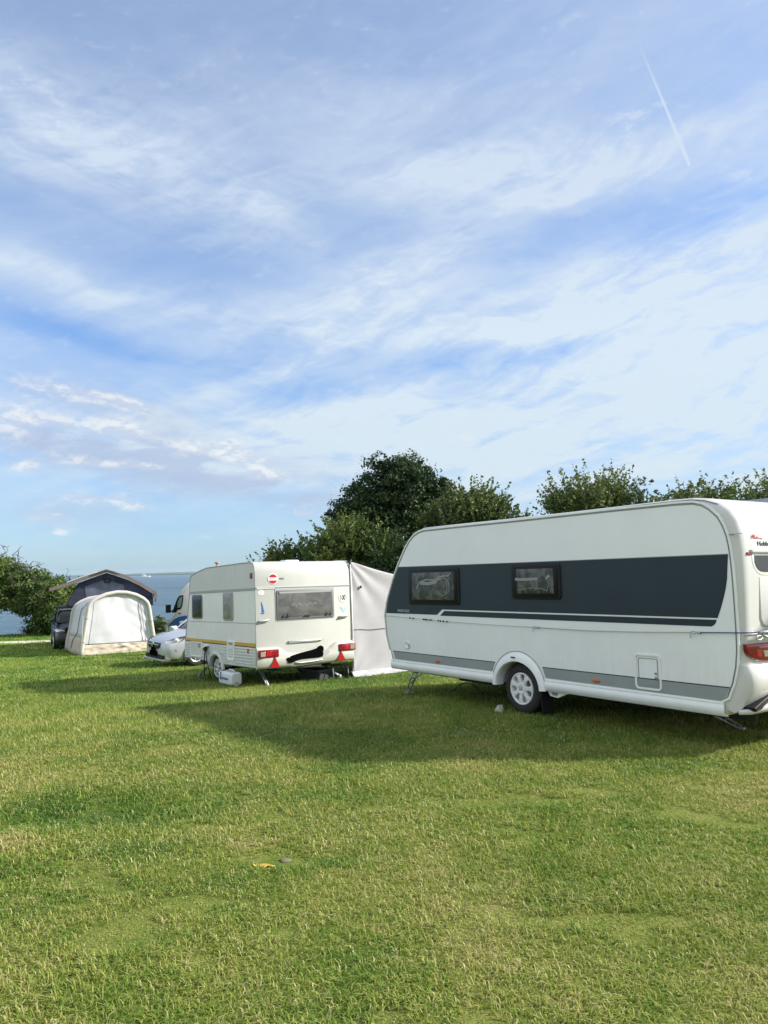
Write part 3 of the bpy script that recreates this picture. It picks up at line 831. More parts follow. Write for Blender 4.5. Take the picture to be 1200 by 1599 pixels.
# small things on the side
text_mesh('PRESTIGE', .052, tm_left(5.90, .006, 1.262), M_grey_ink, 'lettering', hob, xs=1.45, bold=.001)
for x in (2.134, 5.073):
    MB().prism([(x + .056 * math.cos(t) * (1.0), .55 + .021 * math.sin(t)) for t in np.linspace(0, 2 * math.pi, 20, endpoint=False)], 'xz', .003, .020, .008).build('side_marker', M_orange, hob, auto=60)
hat = MB(); ribbon(rrect(1.268, .530, 1.580, .886, .035, 5), .022, 'xz', -.002, .013, hat, closed=True)
hd = hat.build('hatch_frame', M_trim, hob, bevel=.003)
hb = MB(); ribbon(rrect(1.303, .565, 1.545, .851, .02, 4), .005, 'xz', .001, .0065, hb, closed=True); hb.build('hatch_seal', M_groove, hd)
for z in (.655, .70): MB().lathe((1.325, .004, z), (0, 1, 0), [(0, .011), (.012, .011), (.015, .006), (.015, 0)], 12).build('hatch_lock', M_groove, hd)
MB().lathe((5.81, 0, .745), (0, 1, 0), [(0, .045), (.014, .060), (.020, .050), (.012, .040), (.012, 0)], 28).build('filler_cap', M_trim, hob, auto=40)
MB().box((5.772, .014, .745), (.02, .012, .05)).build('filler_catch', M_groove, hob)
# panel join under the rear corner
ribbon([(.555, .485), (.548, .42), (.562, .365)], .004, 'xz', .000, .0025).build('corner_seam', M_groove, hob)
MB().box((.335, -.0, 2.118), (.14, .016, .004)).build('moulding_seam', M_groove, hob)
# ---- rear face (plane x about .3)
XR = .298
win = rrect(-2.08, 1.743, -.219, 1.912, .012, 3)
wl = [(-.219, 1.912), (-.217, 1.845), (-.235, 1.805), (-.270, 1.770), (-.315, 1.752), (-.38, 1.745), (-1.92, 1.745), (-1.985, 1.752), (-2.03, 1.77), (-2.065, 1.805), (-2.083, 1.845), (-2.081, 1.912)]
fo = MB().prism(inset(wl, -.035), 'yz', XR + .02, XR - .008, .006).build('rear_window_surround', M_trim, hob, auto=40)
MB().prism(wl, 'yz', XR - .004, XR - .012, .003).build('rear_window', mat('smoked_grey_acrylic', (.050, .055, .066), .3, spec=.3), hob)
MB().prism([(-.16, 1.965), (-.16, 1.93), (-2.14, 1.93), (-2.14, 1.965)], 'yz', XR + .03, XR - .030, .010).build('window_brow', M_hrear, hob, auto=40)
rp = [(-.285, 1.70), (-.265, 1.30), (-.30, 1.23), (-.37, 1.21), (-1.93, 1.21), (-2.0, 1.23), (-2.035, 1.30), (-2.015, 1.70)]
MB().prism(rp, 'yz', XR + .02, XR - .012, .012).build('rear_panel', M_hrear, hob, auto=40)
mk = MB().prism(rrect(-.180, 1.912, -.098, 1.942, .008, 3), 'yz', XR + .01, XR - .014, .004).build('marker_light', M_red, hob)
# word marks on the upper rear
ym = lambda px: px


def stroke_word(strokes, x, mat_, name, w, parent):
    mb = MB()
    for st_ in strokes: ribbon(st_, w, 'yz', x, x - .0025, mb)
    return mb.build(name, mat_, parent)
# red handwritten word (y falls to the reader's right)
u0, v0 = -.205, 2.070
sc = lambda pts, s: [(u0 - a * s, v0 + b * s) for a, b in pts]
script = [sc([(0, 0), (.25, .55), (.55, 1.0), (.50, .2), (.80, .7), (1.05, 1.0), (1.0, .1)], .045),
          sc([(1.15, .45), (1.6, .6), (1.5, .85), (1.25, .6), (1.3, .2), (1.8, .15), (2.1, .55), (2.0, .1)], .045),
          sc([(2.1, .1), (2.35, .5), (2.45, .1), (2.75, .5), (2.9, .1), (3.6, .25), (4.4, .05)], .045)]
stroke_word(script, XR + .004, M_red_ink, 'script_word', .0055, hob)
text_mesh('Hobby', .064, tm_rear(XR + .001, -.420, 2.022), M_dark_ink, 'lettering', hob, xs=1.35, depth=.002, bold=.0006)
# rear lights
for sgn in (1, -1):
    yy = (lambda y: y) if sgn == 1 else (lambda y: -HW - y)
    tl = [(-.006, 1.062), (-.008, 1.02), (-.02, .985), (-.05, .950), (-.11, .920), (-.19, .897), (-.30, .882), (-.47, .874), (-.56, .90), (-.58, 1.0), (-.54, 1.052), (-.47, 1.060)]
    tl = [(yy(a), b_) for a, b_ in tl]
    o = MB().prism(tl, 'yz', .335, XR - .004, .014).build('rear_light', M_red, hob, auto=40)
    MB().prism([(yy(a), b_) for a, b_ in [(-.27, .985), (-.29, .925), (-.50, .915), (-.52, .985)]], 'yz', XR, XR - .012, .006).build('clear_lens', M_clear, o)
    MB().prism([(yy(a), b_) for a, b_ in [(-.20, 1.028), (-.22, 1.012), (-.53, 1.015), (-.53, 1.032)]], 'yz', XR, XR - .011, .003).build('light_bar', mat('pink_lens', (.50, .13, .16), .2, coat=.4), o)
    MB().prism([(yy(a), b_) for a, b_ in [(-.16, 1.000), (-.17, .945), (-.25, .925), (-.255, .995)]], 'yz', XR, XR - .010, .006).build('lens_block', M_redlight, o)
# bumper: bulging lower apron, black slot, white lower bar
sec = [(.30, .86), (.272, .82), (.252, .76), (.248, .69), (.262, .62), (.300, .55), (.345, .49), (.40, .43), (.46, .40), (.52, .42), (.52, .86)]
ysl = [.0, -.02, -.05, -.10, -.18, -.30, -.6, -1.15, -1.7, -2.0, -2.12, -2.2, -2.25, -2.28, -2.3]
rgs = []
for y_ in ysl:
    d = min(-y_, HW + y_); k = min(1, d / .18); k = math.sqrt(max(0, 1 - (1 - k)**2))
    rgs.append([(.36 + (x - .36) * (.30 + .70 * k) if x < .36 else x, -.004 + y_ * (HW - .008) / HW, z) for x, z in sec])
MB().rings(rgs, smooth=True).build('rear_bumper', M_hrear, hob, auto=40)
MB().prism([(-.02, .47), (-.20, .535), (-.42, .60), (-1.88, .60), (-2.10, .535), (-2.28, .47), (-2.25, .43), (-2.05, .46), (-1.85, .49), (-.45, .49), (-.25, .46), (-.05, .43)], 'yz', .40, .262, .01).build('bumper_slot', M_black, hob)
tb = [(.40, .06, .415), (.33, -.06, .425), (.27, -.22, .45), (.235, -.42, .50), (.225, -.7, .51), (.225, -1.6, .51), (.235, -1.88, .50), (.27, -2.08, .45), (.33, -2.24, .425), (.40, -2.3, .415)]
MB().tube([(a, b_ - .04 if b_ > 0 else b_, c_) for a, b_, c_ in tb], [.022, .030, .036, .04, .045, .045, .04, .036, .03, .022], 10).build('bumper_bar', M_hrear, hob)
# grab rail at the rear corner
MB().tube([(.30, .004, 1.152), (.258, -.03, 1.152), (.245, -.12, 1.152), (.245, -.60, 1.152), (.30, -.64, 1.152)], .0135, 10).build('grab_handle', M_chrome, hob)
# roof items
MB().prism(rrect(1.55, -1.25, 2.35, -.55, .08, 5), 'xy', 2.51, 2.565, .02).build('roof_hatch', mat('hatch_grey', (.35, .36, .36), .3), hob, auto=40)
MB().prism(rrect(3.6, -1.5, 4.1, -1.0, .06, 5), 'xy', 2.51, 2.57, .02).build('roof_hatch', M_trim, hob, auto=40)
# underside: chassis, axle, tank, jacks
ch = MB()
for y_ in (-.45, -1.85): ch.box((3.3, y_, .32), (5.6, .05, .12))
ch.tube([(3.41, -.2, .30), (3.41, -2.1, .30)], .05, 10); ch.box((3.41, -1.15, .33), (.12, 1.7, .08))
ch.build('chassis', M_under, hob)
MB().prism([(4.15, .36), (4.32, .26), (4.95, .26), (5.05, .36)], 'xz', -.30, -.95, .02).build('water_tank', M_under, hob)
for y_ in (-.30,):
    MB().box((3.41, y_, .55), (.86, .02, .50)).build('wheel_well', M_under, hob)
wheel(hob, (3.402, -.045, .325), .318, .20, 1, M_cap, .205, 7)
wheel(hob, (3.402, -HW + .045, .325), .318, .20, -1, M_cap, .205, 7)
lg = MB()
for sx in (-1, 1): lg.box((3.402 + sx * .018, -.028, .325), (.012, .004, .045), (0, R(12), 0)); lg.box((3.402 + sx * .006, -.028, .325 - sx * .012), (.03, .004, .010), (0, R(12), 0))
lg.build('hub_emblem', M_grey, hob)
MB().box((3.035, -.12, .20), (.014, .20, .30), (0, R(6), 0)).build('mud_flap', M_black, hob)
jp = MB().prism([(2.975, .355), (2.92, .285), (2.80, .275), (2.60, .355)], 'xz', -.06, -.16, .01).build('jack_point', M_trim, hob)
MB().prism([(2.90, .335), (2.885, .30), (2.81, .295), (2.79, .335)], 'xz', -.10, -.058).build('jack_socket', M_groove, jp)


def steady(parent, top, foot, spreadw=.06, s=1.0, m=M_steel):
    """corner steady: two pressed channels, a slotted leg and a hinged foot"""
    a, b_ = Vector(top), Vector(foot); mb = MB(); d = (b_ - a)
    side_ = Vector((0, 1, 0)) if abs(d.normalized().y) < .8 else Vector((1, 0, 0))
    side_ = (side_ - d.normalized() * side_.dot(d.normalized())).normalized()
    for k in (-1, 1):
        mb.tube([a + side_ * k * spreadw * .6, a + d * .5 + side_ * k * spreadw * .5, b_ + side_ * k * spreadw * .35], [.013, .013, .011], 6)
    for t in (.12, .38, .62, .82):
        p = a + d * t; mb.tube([p - side_ * spreadw * .5, p + side_ * spreadw * .5], .010, 6)
    mb.tube([a + Vector((.22 if d.x < 0 else -.22, 0, 0)), a + d * .55], .010, 6)
    o = mb.build('corner_steady', m, parent)
    MB().lathe(b_ + Vector((0, -.03, 0)), (0, 1, 0), [(0, .028), (.06, .028)], 12).box(b_ - Vector((0, 0, .030)), (.11, .09, .010)).build('steady_foot', m, o)
    return o
zc = 0.0
steady(hob, (1.30, -.62, .33), (1.06, -1.10, .03), .075)
MB().box((1.03, -1.13, .012), (.16, .16, .012)).build('steady_pad', mat('pad_board', (.30, .27, .22), .9), hob)
steady(hob, (5.80, -.13, .35), (6.00, -.13, .02), .085)
steady(hob, (1.02, -1.96, .33), (.60, -2.05, .045), .07)
steady(hob, (5.55, -1.96, .33), (5.68, -2.05, .04), .07)
# drawbar and jockey wheel at the far end
db = MB()
for k in (-1, 1): db.tube([(6.2, -1.15 + k * .55, .38), (7.35, -1.15 + k * .05, .42)], .035, 8)
db.build('drawbar', M_steel, hob)
MB().lathe((7.2, -1.12, .50), (0, 1, 0), [(-.03, .08), (-.03, .11), (.03, .11), (.03, .08)], 20).tube([(7.2, -1.15, .45), (7.2, -1.15, .95)], .022, 8).build('jockey_wheel', M_steel, hob)


def H2W(p): return Euler(HR).to_matrix() @ Vector(p) + Vector(HP)


def world_mb(pts_local): return [H2W(p) for p in pts_local]
# guy rope slung along the side: a thing of its own hanging from the caravan
rp_ = empty('guy_rope', H2W((.3, .03, 1.16)), HR, 'thin rope strung along the side of the large caravan above its wheel', 'rope')
def rl(p): return (p[0] - .3, p[1] - .03, p[2] - 1.16)
MB().tube([rl(p) for p in [(6.42, .012, 1.178), (5.725, .022, 1.162), (5.25, .022, 1.146), (4.8, .022, 1.134), (4.0, .022, 1.122), (3.076, .022, 1.118)]], .0035, 6).build('cord', M_rope_pale, rp_)
MB().tube([rl(p) for p in [(3.0, .022, 1.118), (2.2, .022, 1.113), (1.5, .022, 1.128), (.86, .022, 1.152)]], .0050, 6).build('cord', M_rope_pale, rp_)
MB().tube([rl(p) for p in [(.80, .022, 1.153), (.55, .022, 1.163), (.31, .022, 1.172), (.235, -.02, 1.175), (.225, -.35, 1.175), (.225, -.62, 1.172)]], .0058, 6).build('cord', M_rope, rp_)
for x in (3.08, .86):
    hk = MB()
    z = 1.118 if x > 2 else 1.152
    hk.tube([rl((x + .05 * math.cos(t) * .5 - .02, .024, z + .013 * math.sin(t))) for t in np.linspace(.3, 5.6, 12)], .0042, 6)
    hk.tube([rl((x - .06, .024, z)), rl((x - .10, .024, z))], .011, 8)
    hk.tube([rl((x + .02, .024, z - .01)), rl((x + .015, .024, z - .055))], .004, 6)
    hk.build('snap_hook', M_steel, rp_)
MB().tube([rl((.222, -.10, 1.172)), rl((.215, -.30, 1.170)), rl((.222, -.52, 1.165))], [.014, .020, .014], 8).tube([rl((.21, -.08 - .05 * math.cos(t), 1.125 + .02 * math.sin(t))) for t in np.linspace(0, 6.28, 14)], .006, 6).tube([rl((.21, -.14, 1.15)), rl((.20, -.22, 1.12)), rl((.21, -.30, 1.14))], .010, 6).build('tensioner', M_steel, rp_)
for x in (5.70, 5.62, 5.36, 5.32, 5.28, 5.22, 5.17, 5.0, 4.95, 4.88, 4.80):
    z = 1.1335 + (x - 4.8) * .0302
    MB().lathe(rl((x, .028, z)), (1, 0, 0), [(-.012, .004), (-.004, .013), (.004, .013), (.014, .003)], 8).build('bead', M_black, rp_)
# wheel chock
c = H2W((3.80, -.06, 0)); cz = gz(c.x, c.y)
ck = MB().prism([(-.075, 0), (.075, 0), (.065, .02), (.0, .10), (-.03, .11)], 'xz', -.045, .045, .006)
co = ck.build('wheel_chock', mat('chock_white', (.45, .44, .40), .6, var=.1, vscale=30)); co.location = (c.x - .05, c.y - .08, cz); co.rotation_euler = (0, 0, HR[2]); co.scale = (.8, .8, .85)
tag(co, 'small white wedge chock against the tyre of the large caravan', 'wheel chock')
# hooked cable lying under the front of the caravan
c = [H2W((5.45, -.55, 0)), H2W((4.95, -.75, 0))]
zc = gz(c[0].x, c[0].y)
cb_ = [(c[0].x * (1 - t) + c[1].x * t, c[0].y * (1 - t) + c[1].y * t, zc + .02 + .16 * math.sin(math.pi * t)) for t in np.linspace(0, 1, 14)]
tag(MB().tube(cb_, .008, 6).build('power_cable', M_black), 'black cable looping over the grass beneath the large caravan', 'cable')

# awning on the far side of the big caravan, its roof reaching past the rear corner
M_awn_grey = mat('awning_grey_cloth', (.30, .33, .38), .8, var=.08, vscale=4, bump=.01, bscale=3)
aw = empty('awning', H2W((0, -HW, 0)), HR, 'blue grey awning roof behind the rear corner of the large caravan', 'awning')
rgs = []
for x in np.linspace(-1.25, 4.6, 16):
    sg = .02 * math.sin(x * 5)
    rgs.append([(x, .0 - .02, 2.66), (x, -.5, 2.655 + sg), (x, -1.2, 2.52 + sg), (x, -2.4, 2.12), (x, -2.4, 2.10), (x, -1.2, 2.49 + sg), (x, -.5, 2.62 + sg), (x, -.02, 2.55)])
MB().rings(rgs, smooth=True).build('roof', M_awn_grey, aw, auto=50)
vs = []; fs = []
xs_ = np.linspace(-1.2, 4.55, 24)
for i, x in enumerate(xs_): vs += [(x, -2.39 + .03 * math.sin(x * 7), 2.12), (x, -2.42 + .03 * math.sin(x * 7 + .6), 1.0), (x, -2.44, .02)]
for i in range(len(xs_) - 1): fs += [(i * 3, i * 3 + 1, i * 3 + 4, i * 3 + 3), (i * 3 + 1, i * 3 + 2, i * 3 + 5, i * 3 + 4)]
w_ = MB().add(vs, fs, True).build('wall', M_awn_grey, aw); md = w_.modifiers.new('t', 'SOLIDIFY'); md.thickness = .004
for x in (-1.2, 1.7, 4.55): MB().tube([(x, -2.37, 0), (x, -2.37, 2.11)], .014, 8).build('pole', M_steel, aw)

# ================================================================== smaller cream caravan
BP = (-2.55776, 15.47108, -0.63416); BR = (-0.005007, 0.028933, 2.231078)
bur = empty('caravan', BP, BR, 'smaller white caravan with mustard side stripe and round red badge, in the middle', 'caravan')
BW = 2.33
M_bside = mat('caravan_pale_grey_shaded', (.74, .745, .74), .5, var=.04, vscale=1.5, dirt=(.4, 1.6, (.40, .40, .36), .3))  # lighter than the rear: the colour offsets the shade on this side
M_brear = mat('caravan_cream_sunlit', (.44, .45, .43), .4, var=.03, vscale=2, coat=.15, dirt=(.3, 1.2, (.55, .53, .42), .35))  # colour darkened against the sun that strikes the rear
M_bmould = mat('grey_moulding', (.33, .35, .35), .5)
M_frame = mat('window_grey_frame', (.13, .135, .14), .5)
bprof = [(.02, .40), (.0, .62), (-.002, 1.2), (0, 1.9), (.0, 2.20), (.008, 2.33), (.03, 2.42), (.07, 2.475), (.13, 2.512), (.22, 2.528), (.48, 2.531), (1.27, 2.522), (2.23, 2.500), (2.36, 2.492), (2.55, 2.46), (3.01, 2.375), (3.10, 2.345), (3.155, 2.30), (3.18, 2.22), (3.19, 2.10), (3.21, 1.92), (3.36, 1.29), (3.46, .88), (3.50, .70), (3.50, .50)]
barch = [(1.84 + .30 * math.cos(R(a)), .30 + .27 * math.sin(R(a))) for a in range(5, 180, 12)]
bprof = bprof + [(2.15, .41)] + [(2.15, .36)] + barch + [(1.53, .36), (1.53, .40)]
rg = [[(x, y, z) for x, z in (bprof if d == 0 else [(a[0] if b_[1] > .45 else b_[0], a[1] if b_[1] > .62 else b_[1]) for a, b_ in zip(inset(bprof, d), bprof)])] for y, d in [(0, .03), (-.008, .012), (-.03, 0), (-BW + .03, 0), (-BW + .008, .012), (-BW, .03)]]
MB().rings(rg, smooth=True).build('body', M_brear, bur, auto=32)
bpan = [(.03, .83), (.028, 1.9), (.03, 2.30), (.045, 2.40), (.08, 2.455), (.15, 2.49), (.48, 2.50), (2.22, 2.472), (2.53, 2.432), (2.98, 2.35), (3.08, 2.31), (3.145, 2.24), (3.16, 2.10), (3.18, 1.92), (3.33, 1.29), (3.43, .86)]
MB().prism(bpan, 'xz', -.02, .002).build('side_panel', M_bside, bur)
# upper panel is a shade darker grey
bup = [(.03, 1.985), (.03, 2.30), (.045, 2.40), (.08, 2.455), (.15, 2.49), (.48, 2.50), (2.22, 2.472), (2.53, 2.432), (2.98, 2.35), (3.08, 2.31), (3.145, 2.24), (3.158, 2.10), (3.165, 1.985)]
MB().prism(bup, 'xz', 0, .0045).build('upper_panel', mat('caravan_mid_grey', (.57, .58, .58), .5, var=.03, vscale=1.0), bur)
ribbon(bup[::-1][:0] + [(.012, .45), (.006, 1.2), (.008, 2.0), (.012, 2.31), (.034, 2.415), (.075, 2.475), (.15, 2.508), (.48, 2.517), (2.23, 2.488), (2.54, 2.447), (3.0, 2.362), (3.10, 2.325), (3.163, 2.25), (3.178, 2.10), (3.198, 1.92), (3.348, 1.29), (3.45, .88), (3.49, .60)], .022, 'xz', -.01, .010).build('edge_rail', M_bmould, bur, bevel=.004)
ribbon([(.03, 1.973), (3.185, 1.945)], .055, 'xz', 0, .013).build('moulding', M_bmould, bur, bevel=.006)
ribbon([(.03, 1.284), (3.345, 1.292)], .012, 'xz', 0, .007).build('moulding', M_bmould, bur)
for x in (.98, 1.45, 2.30): MB().box((x, .0055, 2.22), (.006, .003, .46)).build('panel_joint', M_bside, bur)
for x in (.66, 1.72, 2.36): MB().box((x, .0025, 1.62), (.006, .003, .62)).build('panel_joint', M_bside, bur)
MB().prism([(.03, .813), (.03, .887), (3.43, .905), (3.44, .843)], 'xz', 0, .006).build('mustard_stripe', M_mustard, bur)
ribbon([(.03, .808), (1.9, .822), (3.45, .838)], .022, 'xz', .0, .009).build('stripe_edge', M_dark_ink, bur)
# ribbed lower cladding: flat grey board with raised ribs, cut round the wheel
cl = MB()
cl.prism([(.05, .41), (.03, .80), (1.50, .81), (1.50, .66), (1.47, .41)], 'xz', -.02, .010, .004)
cl.prism([(2.20, .66), (2.20, .815), (3.43, .832), (3.50, .60), (3.50, .50), (2.22, .42)], 'xz', -.02, .010, .004)
cl.prism([(1.50, .63), (1.50, .81), (2.20, .815), (2.20, .63)], 'xz', -.02, .010, .004)
for z in (.475, .535, .595, .655, .715, .775):
    for x0, x1 in ((.09, .94), (1.27, 1.46), (2.24, 2.50), (3.16, 3.44)):
        cl.prism([(x0, z - .018), (x0, z + .016), (x1, z + .016), (x1, z - .018)], 'xz', 0, .024, .008)
cl.build('lower_cladding', mat('cladding_grey', (.58, .61, .595), .45, var=.05, dirt=(.4, .9, (.33, .33, .28), .5)), bur)
# wheel arch spat
inn = [(1.84 + .31 * math.cos(R(a)), .30 + .28 * math.sin(R(a))) for a in range(-2, 183, 8)]
outr = [(1.84 + .39 * math.cos(R(a)), .30 + .36 * math.sin(R(a))) for a in range(-2, 183, 8)]
rgs = [[(i[0], -.05, i[1]), (i[0], .03, i[1]), (i[0] * .6 + o_[0] * .4, .045, i[1] * .6 + o_[1] * .4), (o_[0], .03, o_[1]), (o_[0], -.01, o_[1])] for i, o_ in zip(inn, outr)]
MB().rings(rgs, smooth=True).build('wheel_arch', MATS['cladding_grey'], bur, auto=40)
wheel(bur, (1.84, -.04, .295), .295, .17, 1, mat('wheel_silver', (.55, .56, .57), .35, metal=.6), .20, 8)
wheel(bur, (1.84, -BW + .04, .295), .295, .17, -1, MATS['wheel_silver'], .20, 8)
# side windows
def bwin(x0, x1, z0, z1, m, m2, name='side_window'):
    f_ = MB().prism(rrect(x0, z0, x1, z1, .07, 5), 'xz', 0, .022, .008).build('window_frame', m2, bur, auto=40)
    nx, nz = 12, 16; vs = []
    gx0, gx1, gz0, gz1 = x0 + .035, x1 - .035, z0 + .035, z1 - .035
    for j in range(nz + 1):
        for i in range(nx + 1):
            a = i / nx; b_ = j / nz
            vs.append((gx0 + (gx1 - gx0) * a, .0225 + .016 * (1 - (2 * a - 1)**4) * (1 - (2 * b_ - 1)**6), gz0 + (gz1 - gz0) * b_))
    MB().add(vs, [(j * (nx + 1) + i, j * (nx + 1) + i + 1, (j + 1) * (nx + 1) + i + 1, (j + 1) * (nx + 1) + i) for j in range(nz) for i in range(nx)], True).build('pane', m, f_)
    return f_
f1 = bwin(2.50, 3.04, 1.355, 1.895, mat('dark_window', (.016, .022, .020), .2, spec=.3), M_frame)
MB().box((2.77, .0255, 1.80), (.36, .01, .05)).build('blind_edge', M_bmould, f1)
f2 = bwin(.975, 1.445, 1.33, 1.938, M_pane3, M_bmould)
# service hatches on the side
for x0, x1, z0, z1 in ((2.52, 3.12, .51, .82), (.955, 1.243, .515, .892)):
    mb = MB(); ribbon(rrect(x0, z0, x1, z1, .03, 4), .030, 'xz', .0, .032, mb, closed=True)
    h_ = mb.build('hatch_frame', M_trim, bur, bevel=.004)
    MB().prism(rrect(x0 + .012, z0 + .012, x1 - .012, z1 - .012, .02, 3), 'xz', .0, .020).build('hatch_panel', MATS['cladding_grey'] if x0 > 2 else M_bside, h_)
    if x0 > 2: MB().prism(rrect(2.60, .70, 2.72, .80, .01, 3), 'xz', .018, .024).build('sticker', mat('pink_sticker', (.5, .22, .22), .5), h_)
    if x0 < 2:
        MB().prism(rrect(1.02, .83, 1.19, .865, .01, 3), 'xz', .015, .028).build('hatch_grip', M_groove, h_)
        for k in range(4): MB().box((1.10, .023, .58 + k * .05), (.18, .006, .012)).build('vent_slot', M_bmould, h_)
MB().prism(rrect(.30, .685, .345, .775, .01, 3), 'xz', .01, .03, .004).build('side_reflector', M_redlight, bur)
MB().prism(rrect(.115, 2.185, .19, 2.30, .01, 3), 'xz', .003, .03, .006).build('marker_light', mat('dark_red_lens', (.22, .01, .012), .2, coat=.4), bur)
# socket flap and hanging cable
MB().prism([(2.18, .80), (2.40, .745), (2.38, .70), (2.16, .76)], 'xz', .01, .09, .01).build('socket_flap', M_trim, bur)
MB().tube([(2.28, .05, .73), (2.27, .07, .60), (2.33, .06, .35), (2.38, .03, .10)], .012, 6).tube([(2.25, .05, .73), (2.17, .08, .5), (2.08, .07, .30), (2.02, .04, .05)], .012, 6).box((2.27, .06, .70), (.09, .05, .09)).build('hookup_cable', M_black, bur)
# rear face -------------------------------------------------------
# horizontal rail across the rear
ribbon([(-.012, 1.973), (-.44, 1.975)], .028, 'yz', .0, -.014).build('rear_moulding', M_brear, bur, bevel=.004)
MB().prism([(-.01, 1.985), (-.01, 2.006), (-2.30, 2.0), (-2.30, 1.978)], 'yz', 0, -.016, .004).build('rear_moulding', M_bmould, bur)
# rear window with recess
MB().prism(rrect(-1.885, 1.305, -.440, 1.972, .03, 4), 'yz', .01, -.012, .003).build('window_recess', M_bmould, bur)
wf = MB().prism(rrect(-1.862, 1.325, -.463, 1.935, .04, 4), 'yz', .0, -.030, .01).build('window_frame', M_frame, bur, auto=40)
nx, nz = 30, 14; vs = []
for j in range(nz + 1):
    for i in range(nx + 1):
        a = i / nx; b_ = j / nz
        vs.append((-.031 - .018 * (1 - (2 * a - 1)**6) * (1 - (2 * b_ - 1)**6), -.50 - 1.325 * a, 1.368 + .53 * b_))
MB().add(vs, [(j * (nx + 1) + i, j * (nx + 1) + i + 1, (j + 1) * (nx + 1) + i + 1, (j + 1) * (nx + 1) + i) for j in range(nz) for i in range(nx)], True).build('pane', M_pane2, wf)
MB().prism(rrect(-1.80, 1.86, -.52, 1.895, .01, 3), 'yz', -.03, -.046).build('blind_rail', mat('blind_grey', (.26, .27, .28), .5), wf)
for y_, s_ in ((-.60, .055), (-.70, .08), (-1.66, .06), (-1.76, .05)):
    MB().prism([(y_ - s_ * .6, 1.372), (y_ - s_ * .2, 1.40), (y_, 1.372 + s_), (y_ + s_ * .2, 1.40), (y_ + s_ * .6, 1.372)], 'yz', -.045, -.054).build('catch', M_black, wf)
ct = MB(); ct.prism([(-1.08, 1.372), (-1.12, 1.40), (-1.22, 1.40), (-1.26, 1.372)], 'yz', -.045, -.054)
ct.build('catch', M_black, wf)
fl = MB()
for k in range(36):
    yy_, zz_ = -1.40 + k * .0165, 1.62 + .022 * math.sin(k * .8) + .012 * math.sin(k * 2.1); r_ = .016 + .012 * rng.random()
    fl.prism(circ(yy_, zz_, r_, 7, r_ * .8), 'yz', -.047, -.0525)
fl.build('lace_pattern', mat('lace_pale', (.155, .157, .153), .7), wf)
# badge
bd = MB().prism(circ(-.398, 2.165, .108, 40), 'yz', .01, -.008, .002).build('badge_rim', mat('badge_white', (.80, .78, .76), .4), bur)
MB().prism(circ(-.398, 2.165, .098, 40), 'yz', -.006, -.0105).build('badge_disc', mat('badge_red', (.34, .010, .028), .35), bd)
MB().prism([(-.285, 2.135), (-.285, 2.192), (-.512, 2.192), (-.512, 2.135)], 'yz', -.008, -.0125).build('badge_bar', MATS['badge_white'], bd)
text_mesh('BÜRST', .052, tm_rear(-.0135, -.398, 2.163), mat('badge_ink', (.45, .10, .10), .5), 'lettering', bd, xs=1.05)
text_mesh('NER', .050, tm_rear(-.0035, -.60, 2.165), M_dark_ink, 'lettering', bd, xs=1.25)
# stickers
el_ = MB().prism(circ(-.125, 1.895, .075, 26, .055), 'yz', .0, -.004).build('oval_sticker', MATS['badge_white'], bur)
mb = MB(); ribbon(circ(-.125, 1.895, .070, 26, .050), .004, 'yz', -.003, -.0052, mb, closed=True); mb.build('sticker_rim', M_dark_ink, el_)
text_mesh('D', .085, tm_rear(-.005, -.125, 1.895), M_dark_ink, 'lettering', el_)
MB().prism([(-.115, 1.70), (-.135, 1.64), (-.150, 1.55), (-.165, 1.50), (-.125, 1.50), (-.122, 1.60)], 'yz', 0, -.004).prism([(-.120, 1.72), (-.16, 1.62), (-.185, 1.50), (-.165, 1.50)], 'yz', -.001, -.005).prism([(-.10, 1.49), (-.115, 1.465), (-.17, 1.465), (-.20, 1.495)], 'yz', 0, -.004).build('sail_sticker', M_blue_ink, bur)
s1 = MB().prism(circ(-2.112, 1.722, .104, 36), 'yz', 0, -.004).build('speed_sticker', MATS['badge_white'], bur)
mb = MB(); ribbon(circ(-2.112, 1.722, .099, 36), .005, 'yz', -.003, -.0055, mb, closed=True); mb.build('sticker_rim', M_dark_ink, s1)
text_mesh('100', .155, tm_rear(-.006, -2.112, 1.722), M_dark_ink, 'lettering', s1, xs=.66, bold=.004, depth=.0012)
text_mesh('kmh', .04, tm_rear(-.006, -2.112, 1.655), M_dark_ink, 'lettering', s1) if False else None
bdm = MB()
for st_ in ([(-2.0, 1.52), (-2.07, 1.50), (-2.12, 1.44), (-2.18, 1.50), (-2.24, 1.53)], [(-2.03, 1.49), (-2.09, 1.47), (-2.13, 1.42)], [(-2.09, 1.44), (-2.12, 1.405), (-2.16, 1.43), (-2.2, 1.49)], [(-2.06, 1.53), (-2.11, 1.48)]):
    ribbon(st_, .012, 'yz', 0, -.004, bdm)
bdm.build('bird_sticker', M_lightblue_ink, bur)
# grab handles
for y0, y1, z0, z1 in ((-.045, -.27, 1.322, 1.345), (-2.0, -2.23, 1.315, 1.34)):
    MB().tube([(0, y0, z0), (-.055, y0 - .015, z0), (-.06, (y0 + y1) / 2, (z0 + z1) / 2), (-.055, y1 + .015, z1), (0, y1, z1)], [.020, .020, .017, .020, .020], 8).build('grab_handle', mat('handle_grey', (.42, .43, .42), .5), bur)
MB().tube([(-.03, -.74, .875), (-.05, -.78, .878), (-.05, -1.50, .872), (-.03, -1.54, .872)], .013, 8).box((-.02, -.74, .875), (.05, .03, .03)).box((-.02, -1.53, .872), (.05, .03, .03)).build('bike_rack_rail', M_steel, bur)
